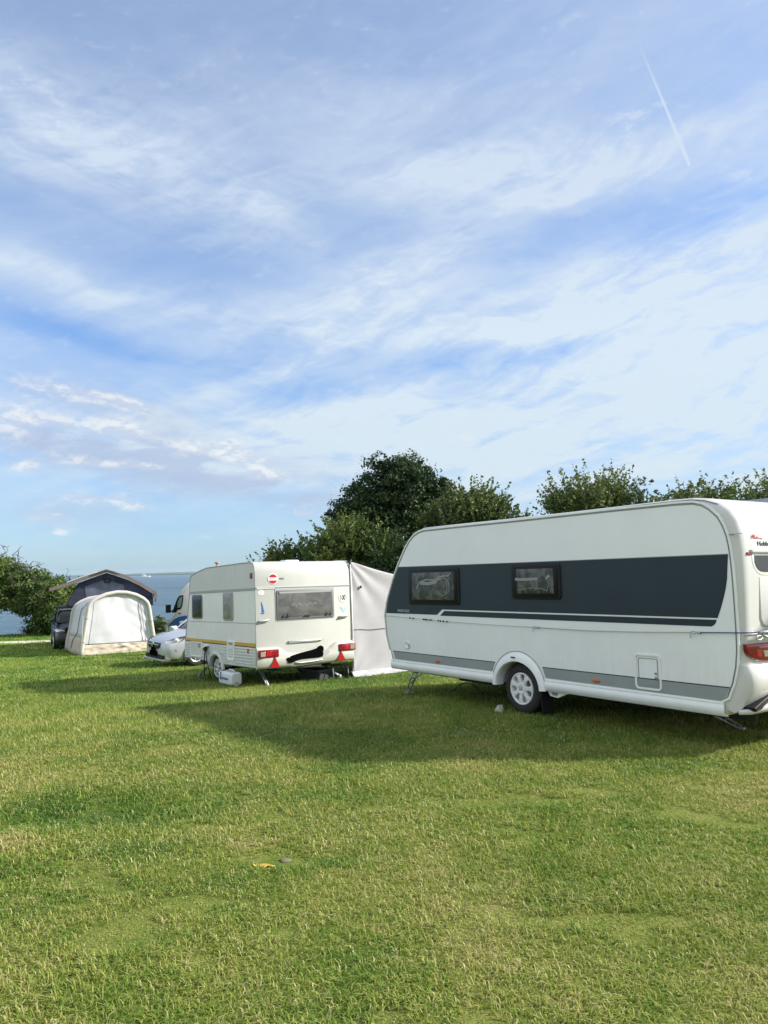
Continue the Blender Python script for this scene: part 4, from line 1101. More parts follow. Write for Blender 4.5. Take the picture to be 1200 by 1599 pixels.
# moulded bumper: higher round the lights, dipping between
top_ = [(.01, .800), (-.12, .800), (-.46, .790), (-.53, .760), (-.62, .690), (-.72, .645), (-.9, .63), (-1.5, .625), (-1.66, .655), (-1.76, .72), (-1.86, .785), (-1.93, .80), (-2.3, .795), (-2.345, .79)]
rgs = []
for y_, zt in top_:
    e = min(1, min(.02 - y_, y_ + 2.36) / .10); e = math.sqrt(max(0, 1 - (1 - e)**2)); d = .075 * max(e, .1)
    zb = .375 - .02 * math.sin(math.pi * min(max(-y_ / 2.33, 0), 1))
    rgs.append([(.03, y_, zt), (-.02 * e, y_, zt + .002), (-d * .85, y_, zt - .025), (-d, y_, zt - .06), (-d, y_, .60), (-d * 1.15, y_, .555), (-d * 1.15, y_, .50), (-d * .95, y_, .43), (-d * .45, y_, zb + .01), (.03, y_, zb)])
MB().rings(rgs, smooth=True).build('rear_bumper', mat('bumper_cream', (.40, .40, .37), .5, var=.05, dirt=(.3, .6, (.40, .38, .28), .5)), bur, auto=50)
for y0, y1, z0, z1 in ((-.005, -.452, .598, .752), (-1.925, -2.352, .592, .742)):
    l_ = MB().prism(rrect(min(y0, y1), z0, max(y0, y1), z1, .012, 3), 'yz', -.05, -.098, .008).build('rear_light', M_red, bur, auto=40)
    cy_ = y0 - .085 if y0 > -1 else y1 + .085
    MB().prism(rrect(cy_ - .055, z0 + .025, cy_ + .055, z1 - .035, .01, 3), 'yz', -.09, -.103, .003).build('clear_lens', M_clear, l_)
    MB().box((-.0995, (y0 + y1) / 2, z0 + .055), (.004, abs(y1 - y0) - .03, .006)).build('light_rib', mat('deep_red', (.22, .005, .01), .3), l_)
    cx_ = (cy_ + (-.14 if y0 > -1 else .14))
    MB().prism(rrect(cx_ - .06, z0 + .03, cx_ + .06, z1 - .03, .01, 3), 'yz', -.09, -.101, .003).build('lens_block', mat('bright_red_lens', (.36, .010, .014), .2, coat=.4), l_)
for yc in (-.355, -1.965):
    MB().prism([(yc + .105, .395), (yc + .105, .41), (yc + .012, .572), (yc - .012, .572), (yc - .105, .41), (yc - .105, .395)], 'yz', -.09, -.108, .004).build('triangle_reflector', M_redlight, bur)
    MB().prism([(yc + .035, .545), (yc, .60), (yc - .035, .545)], 'yz', -.085, -.104).build('reflector_mount', M_black, bur)
# registration plate blacked out
pb = [(-.64, .50), (-.62, .545), (-.66, .565), (-.70, .56), (-.74, .59), (-.80, .605), (-1.0, .64), (-1.25, .675), (-1.36, .70), (-1.40, .735), (-1.46, .75), (-1.52, .72), (-1.53, .66), (-1.50, .62), (-1.52, .58), (-1.50, .52), (-1.40, .505), (-1.0, .505), (-.86, .49), (-.78, .455), (-.68, .455)]
MB().prism(pb, 'yz', -.08, -.098).build('number_plate', mat('flat_black', (.004, .004, .004), 1.0, spec=0.0), bur)['label'] = 'blacked out number plate'
MB().prism([(-1.52, .64), (-1.50, .49), (-1.60, .52), (-1.68, .60), (-1.67, .64)], 'yz', -.06, -.090).build('plate_holder', M_bmould, bur)
MB().tube([(-.09, -.83, .455), (-.09, -.95, .435), (-.09, -1.25, .44), (-.09, -1.5, .46)], .010, 6).build('plate_light', M_trim, bur)
# roof furniture
MB().lathe((2.45, -.35, 2.44), (0, 0, 1), [(0, .045), (.10, .04), (.10, .03), (.15, .03), (.15, .055), (.19, .055), (.19, .0)], 14).build('flue', mat('flue_brown', (.32, .24, .20), .6), bur)
MB().prism(rrect(.75, -1.15, 1.35, -.40, .06, 5), 'xy', 2.50, 2.555, .02).build('roof_hatch', M_bmould, bur, auto=40)
MB().prism(rrect(.32, -1.25, .60, -.90, .06, 5), 'xy', 2.51, 2.565, .02).build('roof_vent', M_trim, bur, auto=40)
# right edge awning rail
MB().tube([(.05, -BW - .005, .45), (-.005, -BW - .005, 1.0), (-.003, -BW - .005, 2.25), (.04, -BW - .005, 2.44), (.14, -BW - .005, 2.52), (.4, -BW - .005, 2.54), (2.3, -BW - .005, 2.51), (3.0, -BW - .005, 2.39)], .014, 8).build('awning_rail', M_brear, bur)
# chassis etc
ch = MB()
for y_ in (-.5, -1.8): ch.box((1.9, y_, .34), (3.6, .05, .10))
ch.tube([(1.84, -.15, .295), (1.84, -2.2, .295)], .045, 8); ch.tube([(-.02, -.9, .33), (-.02, -1.5, .33)], .02, 6)
ch.build('chassis', M_under, bur)
for y_ in (-.24, -BW + .24): MB().box((1.84, y_, .46), (.66, .02, .36)).build('wheel_well', M_under, bur)
steady(bur, (.75, -.45, .36), (.10, -.28, .05), .05, m=M_steel)
steady(bur, (.75, -1.88, .36), (.10, -2.05, .05), .05, m=M_steel)
steady(bur, (2.70, -.35, .40), (3.02, -.15, .06), .05, m=M_groove)
steady(bur, (2.70, -1.98, .40), (3.02, -2.18, .06), .05, m=M_groove)
db = MB()
for k in (-1, 1): db.tube([(3.4, -1.16 + k * .5, .42), (4.5, -1.16 + k * .05, .45)], .03, 8)
db.tube([(4.35, -1.16, .06), (4.35, -1.16, .8)], .02, 8)
db.build('drawbar', M_steel, bur)


def place(eo, o):
    return o


def L2W(P, Rt, p): return Euler(Rt).to_matrix() @ Vector(p) + Vector(P)


# white waste water tank on wheels under the rear of the small caravan
c = L2W(BP, BR, (.95, .12, 0))
wt_ = empty('water_carrier', (c.x, c.y, gz(c.x, c.y)), (0, 0, BR[2]), 'small white waste water tank on the grass beside the wheel of the smaller caravan', 'water tank')
M_poly = mat('polythene_white', (.60, .64, .68), .45, var=.04)
rgs = []
for x, s_ in ((-.30, .80), (-.27, .95), (-.18, 1.0), (.18, 1.0), (.27, .95), (.30, .80)):
    rgs.append([(x, q[0] * s_, .16 + (q[1] - .16) * s_) for q in rrect(-.13, .03, .13, .29, .05, 5)])
MB().rings(rgs, smooth=True).build('tank', M_poly, wt_, auto=50)
MB().tube([(-.22, .02, .28), (-.20, .02, .335), (.0, .02, .335), (.02, .02, .28)], .014, 6).build('handle', M_poly, wt_)
MB().box((.02, .133, .16), (.36, .012, .04)).box((.16, .133, .20), (.03, .014, .16)).build('recess_stripe', mat('tank_blue_grey', (.10, .14, .18), .6), wt_)
for x in (-.28, .28): MB().lathe((x, .0, .05), (1, 0, 0), [(-.02, .05), (.02, .05)], 14).build('roller', M_poly, wt_)
MB().lathe((.12, 0, .28), (0, 0, 1), [(0, .045), (.03, .045), (.03, 0)], 14).build('screw_cap', M_bmould, wt_)

# gear stored in the shade under the right of the small caravan
c = L2W(BP, BR, (.55, -1.75, 0))
cr = empty('storage_crate', (c.x, c.y, gz(c.x, c.y)), (0, 0, BR[2] + .2), 'dark crate in the shade under the rear right of the smaller caravan', 'crate')
mb = MB(); mb.prism(rrect(-.28, -.20, .28, .20, .03, 4), 'xy', .0, .22, .01); mb.build('box', mat('crate_black', (.03, .032, .035), .7), cr)
mb = MB(); ribbon(rrect(-.29, -.21, .29, .21, .03, 4), .02, 'xy', .20, .235, mb, closed=True); mb.build('rim', mat('crate_rim', (.07, .07, .075), .6), cr)
c = L2W(BP, BR, (.20, -2.10, 0))
sc_ = empty('folded_step', (c.x, c.y, gz(c.x, c.y)), (0, 0, BR[2] - .3), 'small folded metal step under the right tail light of the smaller caravan', 'step')
mb = MB()
for k in (-1, 1): mb.tube([(-.15, k * .17, 0), (-.08, k * .17, .28), (.10, k * .17, .28), (.16, k * .17, 0)], .012, 6)
mb.build('frame', M_groove, sc_); MB().box((.01, 0, .29), (.22, .36, .02)).build('tread', M_black, sc_)

# ================================================================== grey cloth porch awning on the small caravan
M_cloth = mat('awning_cloth', (.36, .355, .38), .85, var=.05, vscale=2.5, bump=.004, bscale=30)
pa = empty('awning', BP, BR, 'pale grey cloth awning fixed to the right side of the smaller caravan', 'awning')


def wrinkle(u, v):
    """folds: fan from the upper left corner, sag lines, and creases gathered at the lower left"""
    a = math.atan2(1 - v + .02, u + .05)
    f_ = .030 * math.sin(a * 13) * math.exp(-((u**2 + (1 - v)**2) / .22))
    g = .028 * math.sin(math.atan2(v + .05, u + .04) * 11) * math.exp(-((u**2 + v**2) / .35))
    h = .016 * math.sin(u * 17 + 2 * math.sin(v * 4)) * (1 - abs(2 * v - 1)**3)
    n_ = .03 * (mnoise.noise((u * 3, v * 4, 1.7)))
    return .55 * (f_ + g + h + n_)
EX = 2.5
nx, nz = 70, 60; vs = []
for j in range(nz + 1):
    for i in range(nx + 1):
        u = i / nx; v_ = j / nz
        y_ = -BW - .01 - EX * u
        ztop = 2.50 - .50 * u - .06 * math.sin(math.pi * u)
        xx = -.02 + (1.0 - v_) * .04
        z_ = .03 + (ztop - .03) * v_
        vs.append((xx - wrinkle(u, v_) * (1 if u > .01 else .1), y_ - .05 * (1 - v_) * (1 - u) * 0, z_))
MB().add(vs, [(j * (nx + 1) + i, j * (nx + 1) + i + 1, (j + 1) * (nx + 1) + i + 1, (j + 1) * (nx + 1) + i) for j in range(nz) for i in range(nx)], True).build('side_wall', M_cloth, pa)
md = pa.children[-1].modifiers.new('t', 'SOLIDIFY'); md.thickness = .004
# roof and front wall
vs = []; nx, nz = 20, 14
for j in range(nz + 1):
    for i in range(nx + 1):
        u = i / nx; v_ = j / nz
        vs.append((.0 + 3.0 * v_, -BW - .01 - EX * u, 2.525 - .50 * u - .06 * math.sin(math.pi * u) + .02 * math.sin(v_ * 12) * math.sin(u * 3) - (.16 * max(0, v_ - .75) * 3 * (1 - u))))
MB().add(vs, [(j * (nx + 1) + i, j * (nx + 1) + i + 1, (j + 1) * (nx + 1) + i + 1, (j + 1) * (nx + 1) + i) for j in range(nz) for i in range(nx)], True).build('roof', M_cloth, pa)
md = pa.children[-1].modifiers.new('t', 'SOLIDIFY'); md.thickness = .006
vs = []; nx, nz = 30, 10
for j in range(nz + 1):
    for i in range(nx + 1):
        u = i / nx; v_ = j / nz
        vs.append((3.0 * u, -BW - .01 - EX - .03 * math.sin(u * 20), .03 + 1.95 * v_))
MB().add(vs, [(j * (nx + 1) + i, j * (nx + 1) + i + 1, (j + 1) * (nx + 1) + i + 1, (j + 1) * (nx + 1) + i) for j in range(nz) for i in range(nx)], True).build('front_wall', M_cloth, pa)
sm_ = MB(); ribbon([(-BW - .03, 1.03), (-BW - 1.2, 1.00), (-BW - 2.5, 1.0)], .014, 'yz', -.02, -.030, sm_); sm_.build('seam', mat('seam_grey', (.34, .34, .37), .9), pa)
# rumpled skirt lying on the grass
vs = []; nx = 60
for i in range(nx + 1):
    u = i / nx; y_ = -BW + .06 - (EX + .1) * u
    for k, (xo, zz) in enumerate(((.02, .12), (-.03, .09), (-.06, .05), (-.10, .03), (-.16, .01))):
        vs.append((xo - .03 * math.sin(u * 23 + k) * (k > 0), y_, zz + (.03 * abs(math.sin(u * 31 + k * 1.3)) if 0 < k < 4 else 0)))
MB().add(vs, [(i * 5 + k, i * 5 + k + 1, i * 5 + k + 6, i * 5 + k + 5) for i in range(nx) for k in range(4)], True).build('mud_skirt', mat('mud_skirt_cloth', (.38, .38, .40), .85, var=.06), pa)
for q_ in ([(.02, -BW - 2.48, 0), (.02, -BW - 2.48, 1.98)], [(2.98, -BW - 2.48, 0), (2.98, -BW - 2.48, 1.98)], [(.02, -BW - .12, 2.42), (.01, -BW - 1.2, 2.18), (.01, -BW - 2.48, 1.97)]): MB().tube(q_, .012, 8).build('pole', M_steel, pa)
MB().box((-.055, -BW - .24, 1.94), (.02, .04, .06)).build('toggle', M_black, pa)
MB().tube([(-.03, -BW - .012, .12), (-.02, -BW - .012, 1.2), (-.01, -BW - .012, 2.44)], .013, 8).build('piping', M_trim, pa)
# ground pegs

# ================================================================== trees
def leaf_mat(name, stops, trans=.3):
    m = bpy.data.materials.new(name); m.use_nodes = True
    N = NT(m.node_tree); b = N.n['Principled BSDF']; b.inputs['Roughness'].default_value = .5; b.inputs['Specular IOR Level'].default_value = .3
    geo = N.new('ShaderNodeNewGeometry'); at = N.new('ShaderNodeAttribute', attribute_name='rnd')
    k = N.m('ADD', N.m('MULTIPLY', at.outputs['Fac'], .55), N.m('MULTIPLY', N.noise(geo.outputs['Position'], .9, 4, .6), .45))
    c = N.ramp(k, stops); N.put(b.inputs['Base Color'], c)
    tr = N.new('ShaderNodeBsdfTranslucent'); N.put(tr.inputs[0], c)
    mx = N.new('ShaderNodeMixShader'); mx.inputs[0].default_value = trans
    N.l.new(b.outputs[0], mx.inputs[1]); N.l.new(tr.outputs[0], mx.inputs[2]); N.l.new(mx.outputs[0], N.n['Material Output'].inputs[0])
    return m


L_dark = leaf_mat('leaves_dark', [(.25, (.009, .026, .008)), (.5, (.020, .048, .012)), (.75, (.042, .082, .020))])
L_mid = leaf_mat('leaves_mid', [(.25, (.040, .080, .016)), (.5, (.092, .142, .030)), (.75, (.185, .225, .062))])
L_olive = leaf_mat('leaves_olive', [(.25, (.040, .072, .018)), (.5, (.088, .128, .034)), (.75, (.165, .195, .068))])
L_left = leaf_mat('leaves_thorn', [(.25, (.028, .062, .012)), (.5, (.064, .112, .020)), (.75, (.135, .185, .042))])
M_bark = mat('bark', (.075, .065, .055), .9, var=.3, vscale=6, bump=.02, bscale=12)


def quat_leaves(cen, size, rs, nrm=None, flat=.0):
    """leaf quads (bent, pointed) at the given centres"""
    n = len(cen)
    d = rs.normal(size=(n, 3)); d /= np.linalg.norm(d, axis=1)[:, None]
    if nrm is not None: d = d + nrm; d /= np.linalg.norm(d, axis=1)[:, None]
    a = rs.normal(size=(n, 3)); a -= d * (a * d).sum(1)[:, None]; a /= np.linalg.norm(a, axis=1)[:, None]
    b_ = np.cross(d, a); s = size * (.6 + .8 * rs.random(n))[:, None]
    V = np.empty((n, 4, 3))
    V[:, 0] = cen - a * s * .5; V[:, 1] = cen + b_ * s * .30 + d * s * .07; V[:, 2] = cen + a * s * .55; V[:, 3] = cen - b_ * s * .30 + d * s * .07
    return V


def limb(mb, p0, p1, r0, r1, rs, n=6, wob=.12, k=7):
    p0 = np.array(p0, float); p1 = np.array(p1, float); L = np.linalg.norm(p1 - p0)
    pts = [p0 + (p1 - p0) * t + (rs.normal(size=3) * wob * L * .25 * math.sin(math.pi * t) if 0 < t < 1 else 0) + np.array((0, 0, .06 * L * math.sin(math.pi * t))) for t in np.linspace(0, 1, n)]
    mb.tube([tuple(p) for p in pts], [r0 + (r1 - r0) * t for t in np.linspace(0, 1, n)], k)
    return pts


def tree(name, label, cat, base, blobs, lm, n_leaf, size, style='clump', trunk_r=.15, group=None, seed=1, bare=0, split=.35, stems=1):
    """blobs: (dx, dy, z above base, rx, ry, rz, density). base = ground point."""
    rs = np.random.default_rng(seed)
    root = empty(name, base, (0, 0, 0), label, cat, group)
    tw = MB()
    vol = np.array([(q[3] * q[5] + q[4] * q[5]) * q[6] for q in blobs]); vol = vol / vol.sum()
    cs = []; ns = []
    fork = np.array((0, 0, max(.5, min(q[2] for q in blobs) * .7)))
    for s_ in range(stems):
        o_ = np.array((rs.normal() * .25, rs.normal() * .2, 0)) * (stems > 1)
        limb(tw, o_ + (0, 0, -.2), fork + o_ * 2, trunk_r / math.sqrt(stems), trunk_r * .75 / math.sqrt(stems), rs, 5, .1, 9)
    for q, w_ in zip(blobs, vol):
        c = np.array(q[:3]); rr = np.array(q[3:6]); nl = int(n_leaf * w_)
        pts = limb(tw, fork, c, trunk_r * .5, trunk_r * .18, rs, 6)
        # sub-limbs to the blob surface
        nb = 7
        tips = []
        for k in range(nb):
            dd = rs.normal(size=3); dd[2] = abs(dd[2]) * .8 - .1; dd /= np.linalg.norm(dd)
            tip = c + dd * rr * .95; tips.append(tip)
            limb(tw, pts[rs.integers(3, 6)], tip, trunk_r * .16, .012, rs, 5, .2, 5)
        if style == 'clump':
            # many small sprays over the surface and some inside, each a tight cluster
            ncl = max(8, nl // 55)
            dd = rs.normal(size=(ncl, 3)); dd /= np.linalg.norm(dd, axis=1)[:, None]
            pr_ = rs.random(ncl)
            rad = np.where(pr_ < .58, .80 + .20 * rs.random(ncl), np.where(pr_ < .80, .98 + .22 * rs.random(ncl), .35 + .5 * rs.random(ncl)))
            lump = 1 + .20 * np.sin(dd[:, 0] * 5 + seed) * np.sin(dd[:, 1] * 4 + 1) + .12 * np.sin(dd[:, 2] * 7 + dd[:, 0] * 6)
            cc = c + dd * rr * (rad * lump)[:, None]
            idx = rs.integers(0, ncl, nl)
            cr_ = (.10 + .20 * rs.random(ncl)) * np.where(rad > 1.0, .7, 1.0) * (np.mean(rr) / 1.4)**.5
            off = rs.normal(size=(nl, 3)) * cr_[idx][:, None] * np.array((1, 1, .62))
            cs.append(cc[idx] + off); ns.append(dd[idx] * .6 + off * 1.2)
        else:
            # upright shoots: leaves strung along each shoot
            nsd = max(8, nl // 24)
            dd = rs.normal(size=(nsd, 3)); dd[:, 2] = np.abs(dd[:, 2]) * .9 - .25; dd /= np.linalg.norm(dd, axis=1)[:, None]
            st_ = c + dd * rr * (.45 + .42 * rs.random(nsd))[:, None]
            dr = dd * np.array((.8, .8, .3)) + np.array((0, 0, .75)) + rs.normal(size=(nsd, 3)) * .22
            dr /= np.linalg.norm(dr, axis=1)[:, None]
            L = (.35 + .95 * rs.random(nsd)**2.2) * float(np.mean(rr))**.5 * 1.0
            for k in range(0, nsd, 5):
                tw.tube([tuple(st_[k] - dr[k] * L[k] * .2), tuple(st_[k] + dr[k] * L[k] * .97)], [.010, .003], 4, False)
            idx = rs.integers(0, nsd, nl); t = rs.random(nl)**.75
            off = rs.normal(size=(nl, 3)) * (.085 * (1.15 - t))[:, None]
            cs.append(st_[idx] + dr[idx] * (L[idx] * t)[:, None] + off); ns.append(dd[idx] * .4 + off * 3 + np.array((0, 0, .3)))
    cen = np.concatenate(cs); nrm = np.concatenate(ns)
    keep = cen[:, 2] > .03
    cen, nrm = cen[keep], nrm[keep]
    V = quat_leaves(cen, size, rs, nrm)
    n = len(cen)
    # each cluster shares a tone, each leaf varies a little
    tone = np.clip(.5 + .5 * np.sin(cen[:, 0] * 2.1 + seed) * np.sin(cen[:, 1] * 1.9) * .6 + rs.normal(size=n) * .22, 0, 1)
    o = np_mesh('crown', V.reshape(-1, 3), (np.arange(n)[:, None] * 4 + np.arange(4)), lm, {'rnd': np.repeat(tone, 4)}, smooth=False)
    o.parent = root
    if bare:
        for k in range(bare):
            q = blobs[rs.integers(0, len(blobs))]; c = np.array(q[:3]); rr = np.array(q[3:6])
            dd = rs.normal(size=3); dd[2] = abs(dd[2]) + .6; dd /= np.linalg.norm(dd)
            p = c + dd * rr * .7; e = c + dd * rr * (1.25 + .35 * rs.random()) + np.array((0, 0, .25)) + rs.normal(size=3) * .1
            pl = limb(tw, p, e, .034, .012, rs, 6, .5, 4)
            for m_ in (2, 3, 4):
                e2 = np.array(pl[m_]) + rs.normal(size=3) * .28
                limb(tw, pl[m_], e2, .018, .010, rs, 4, .5, 4)
    t_ = tw.build('trunk', M_bark, root, fixn=False)
    return root


def tb(x, y): return (x, y, gz(x, y) - .05)


def at(px_, D): return ((px_ - 600) / 1201. * D)

big = tree('tree', 'tall dark green tree with a dense rounded crown, tallest in the photo', 'tree', tb(.35, 39),
     [(0.25, 0, 6.85, 1.95, 1.8, 1.75, 1.2), (-1.48, -0.2, 5.94, 1.45, 1.6, 1.35, 1), (1.75, 0.2, 6.55, 1.20, 1.5, 1.30, 1), (-2.30, -0.3, 4.81, 0.92, 1.2, 0.98, 1), (-0.04, 0, 4.63, 2.44, 1.8, 1.3, 0.7), (2.75, 0.3, 6.9, 0.50, 0.8, 0.60, .8), (0.55, 0, 7.95, 1.1, 1, 0.72, 1), (0, 0, 3.0, 2.2, 1.6, 1.2, .5)],
     L_dark, 62000, .15, 'clump', .26, None, 3)
tree('tree', 'lighter green tree with upright leafy shoots, right beside the tall dark tree', 'tree', tb(3.93, 33),
     [(0.0, 0, 5.0, 1.15, 1.5, .95, 1), (-1.15, -0.3, 4.6, 0.90, 1.3, .95, .9), (1.25, 0, 4.7, 0.62, 1, 0.45, 0.7), (0.3, 0, 3.86, 1.92, 1.5, 0.96, 0.6), (-0.15, 0, 5.55, 0.55, .9, 0.50, .9), (1.95, 0, 4.35, .5, .7, .35, .35), (.75, .1, 5.25, .5, .7, .45, .7)],
     L_olive, 26000, .135, 'shoot', .12, None, 5)
tree('bush', 'leafy olive green bush in front of the foot of the tall dark tree', 'bush', tb(-1.54, 33),
     [(0.01, 0, 3.70, 1.25, 1.4, 1.0, 1), (-0.94, -0.2, 3.30, 0.80, 1.1, 0.55, 1), (1.11, 0, 3.50, 1.1, 1.3, 0.82, 1), (-0.12, 0, 4.30, 0.75, 1.0, 0.62, 1), (0, 0, 2.4, 1.8, 1.4, 1.4, .8)],
     L_mid, 24000, .13, 'shoot', .10, None, 6, stems=3)
tree('hedge_bush', 'low dark green bush showing just above the roof of the smaller caravan', 'bush', tb(-4.86, 40),
     [(0.0, 0, 3.70, 1.27, 1.0, 0.55, 1), (-0.80, 0, 3.45, 0.6, 0.8, 0.36, 1), (1.17, 0, 3.75, 1.0, 1.0, 0.6, 1), (0, 0, 2.2, 2.2, 1.2, 1.6, .9)],
     L_mid, 15000, .13, 'shoot', .10, None, 7, stems=3)
tree('hedge_bush', 'dark bush filling the gap behind the pale grey cloth awning', 'bush', tb(1.6, 31),
     [(0.0, 0, 2.9, 1.6, 1.1, 1.2, 1), (1.6, .3, 2.7, 1.5, 1.1, 1.2, 1), (-1.2, 0, 2.4, 1.2, 1.0, 1.2, 1), (3.2, .4, 2.9, 1.3, 1.1, 1.1, 1)],
     L_dark, 20000, .14, 'clump', .10, None, 8, stems=3)
tree('tree', 'tree with spiky leafy shoots rising above the middle of the large caravan roof', 'tree', tb(6.45, 24),
     [(-0.12, 0, 4.30, 0.88, 1.3, 0.66, 1), (0.60, 0.2, 4.42, 0.70, 1.2, 0.60, 1), (-0.85, -0.2, 4.18, 0.55, 1.0, 0.50, 0.8), (1.27, 0, 4.05, 0.60, 1.0, 0.40, 0.9), (0.14, 0, 3.25, 1.7, 1.4, 1.0, 0.5)],
     L_olive, 20000, .095, 'shoot', .11, None, 11)
tree('tree', 'spiky leafy tree above the rear end of the large caravan roof', 'tree', tb(9.13, 23),
     [(-0.01, 0, 3.95, 0.66, 1.1, 0.52, 1), (0.76, 0.2, 4.02, 0.62, 1.0, 0.50, 1), (-0.62, 0, 3.72, 0.42, 0.9, 0.34, 0.7), (0.23, 0, 3.0, 1.34, 1.2, 1.0, 0.5)],
     L_olive, 13000, .095, 'shoot', .10, None, 12)
tree('tree', 'spiky leafy tree at the far right edge above the grey awning roof', 'tree', tb(11.72, 24),
     [(-0.35, 0, 3.92, 0.6, 1.1, 0.50, 1), (0.52, 0.2, 4.15, 0.69, 1.2, 0.62, 1), (1.32, 0, 4.1, 0.88, 1.2, 0.66, 1), (0.24, 0, 2.81, 1.6, 1.2, 1.1, 0.5)],
     L_olive, 15000, .095, 'shoot', .10, None, 13)
tree('tree', 'wide windswept tree with bare twigs on its crown at the left edge by the shore', 'tree', tb(-21.67, 42),
     [(1.3, 0, 3.0, 1.75, 1.8, 0.62, .8), (-0.16, 0, 2.85, 2.45, 2, 1.30, 1), (1.96, -0.4, 2.3, 1.8, 1.6, 0.75, 1.2), (-2.6, 0, 3.0, 1.8, 1.6, 1.2, .8)],
     L_left, 34000, .15, 'clump', .13, None, 21, bare=55)
tree('tree', 'dense dark green tree reaching down to the grass behind the black car', 'tree', tb(-17.48, 41),
     [(-0.25, 0, 2.15, 1.09, 1.5, 0.82, 1.1), (0.3, -0.3, 1.2, 0.95, 1.3, 1.05, 1.3), (-0.92, 0, 1.6, 1.1, 1.4, 0.70, 1), (0.50, 0.3, 2.2, 0.55, 0.8, 0.50, 0.8), (.6, -.2, .5, 1.2, 1.0, .6, 1.0)],
     L_left, 30000, .13, 'clump', .09, None, 22, bare=12)
# low scrub along the edge of the bank
for i, (x, y, s_) in enumerate(((-23.4, 44.0, .7), (-19.2, 42.6, .55), (-15.0, 41.0, .8), (-12.4, 41.2, .5))):
    tree('shrub', ['low shrub at the foot of the windswept tree, by the left edge', 'small low shrub between the trunks of the two shoreline trees', 'low shrub on the bank behind the black car', 'small shrub on the bank hidden mostly by the brown roof tent'][i], 'shrub', tb(x, y),
         [(0, 0, s_ * .6, s_ * 1.3, s_, s_ * .8, 1)], L_left, 2500, .11, 'clump', .04, 'shrubs along the bank', 40 + i, stems=2)

# ================================================================== cars
def section_loft(stations, ys):
    pass


def car_shell(parent, name, st, m, auto=38):
    """st: stations (x, [ (halfwidth, z), ... from sill bottom up to the centre line ])"""
    rings = []
    for x, prof_ in st:
        r_ = [(x, -hw, z) for hw, z in prof_] + [(x, hw, z) for hw, z in prof_[::-1] if hw > 1e-4 or True]
        rings.append(r_)
    o = MB().rings(rings, smooth=True).build(name, m, parent, auto=auto, sub=1)
    return o


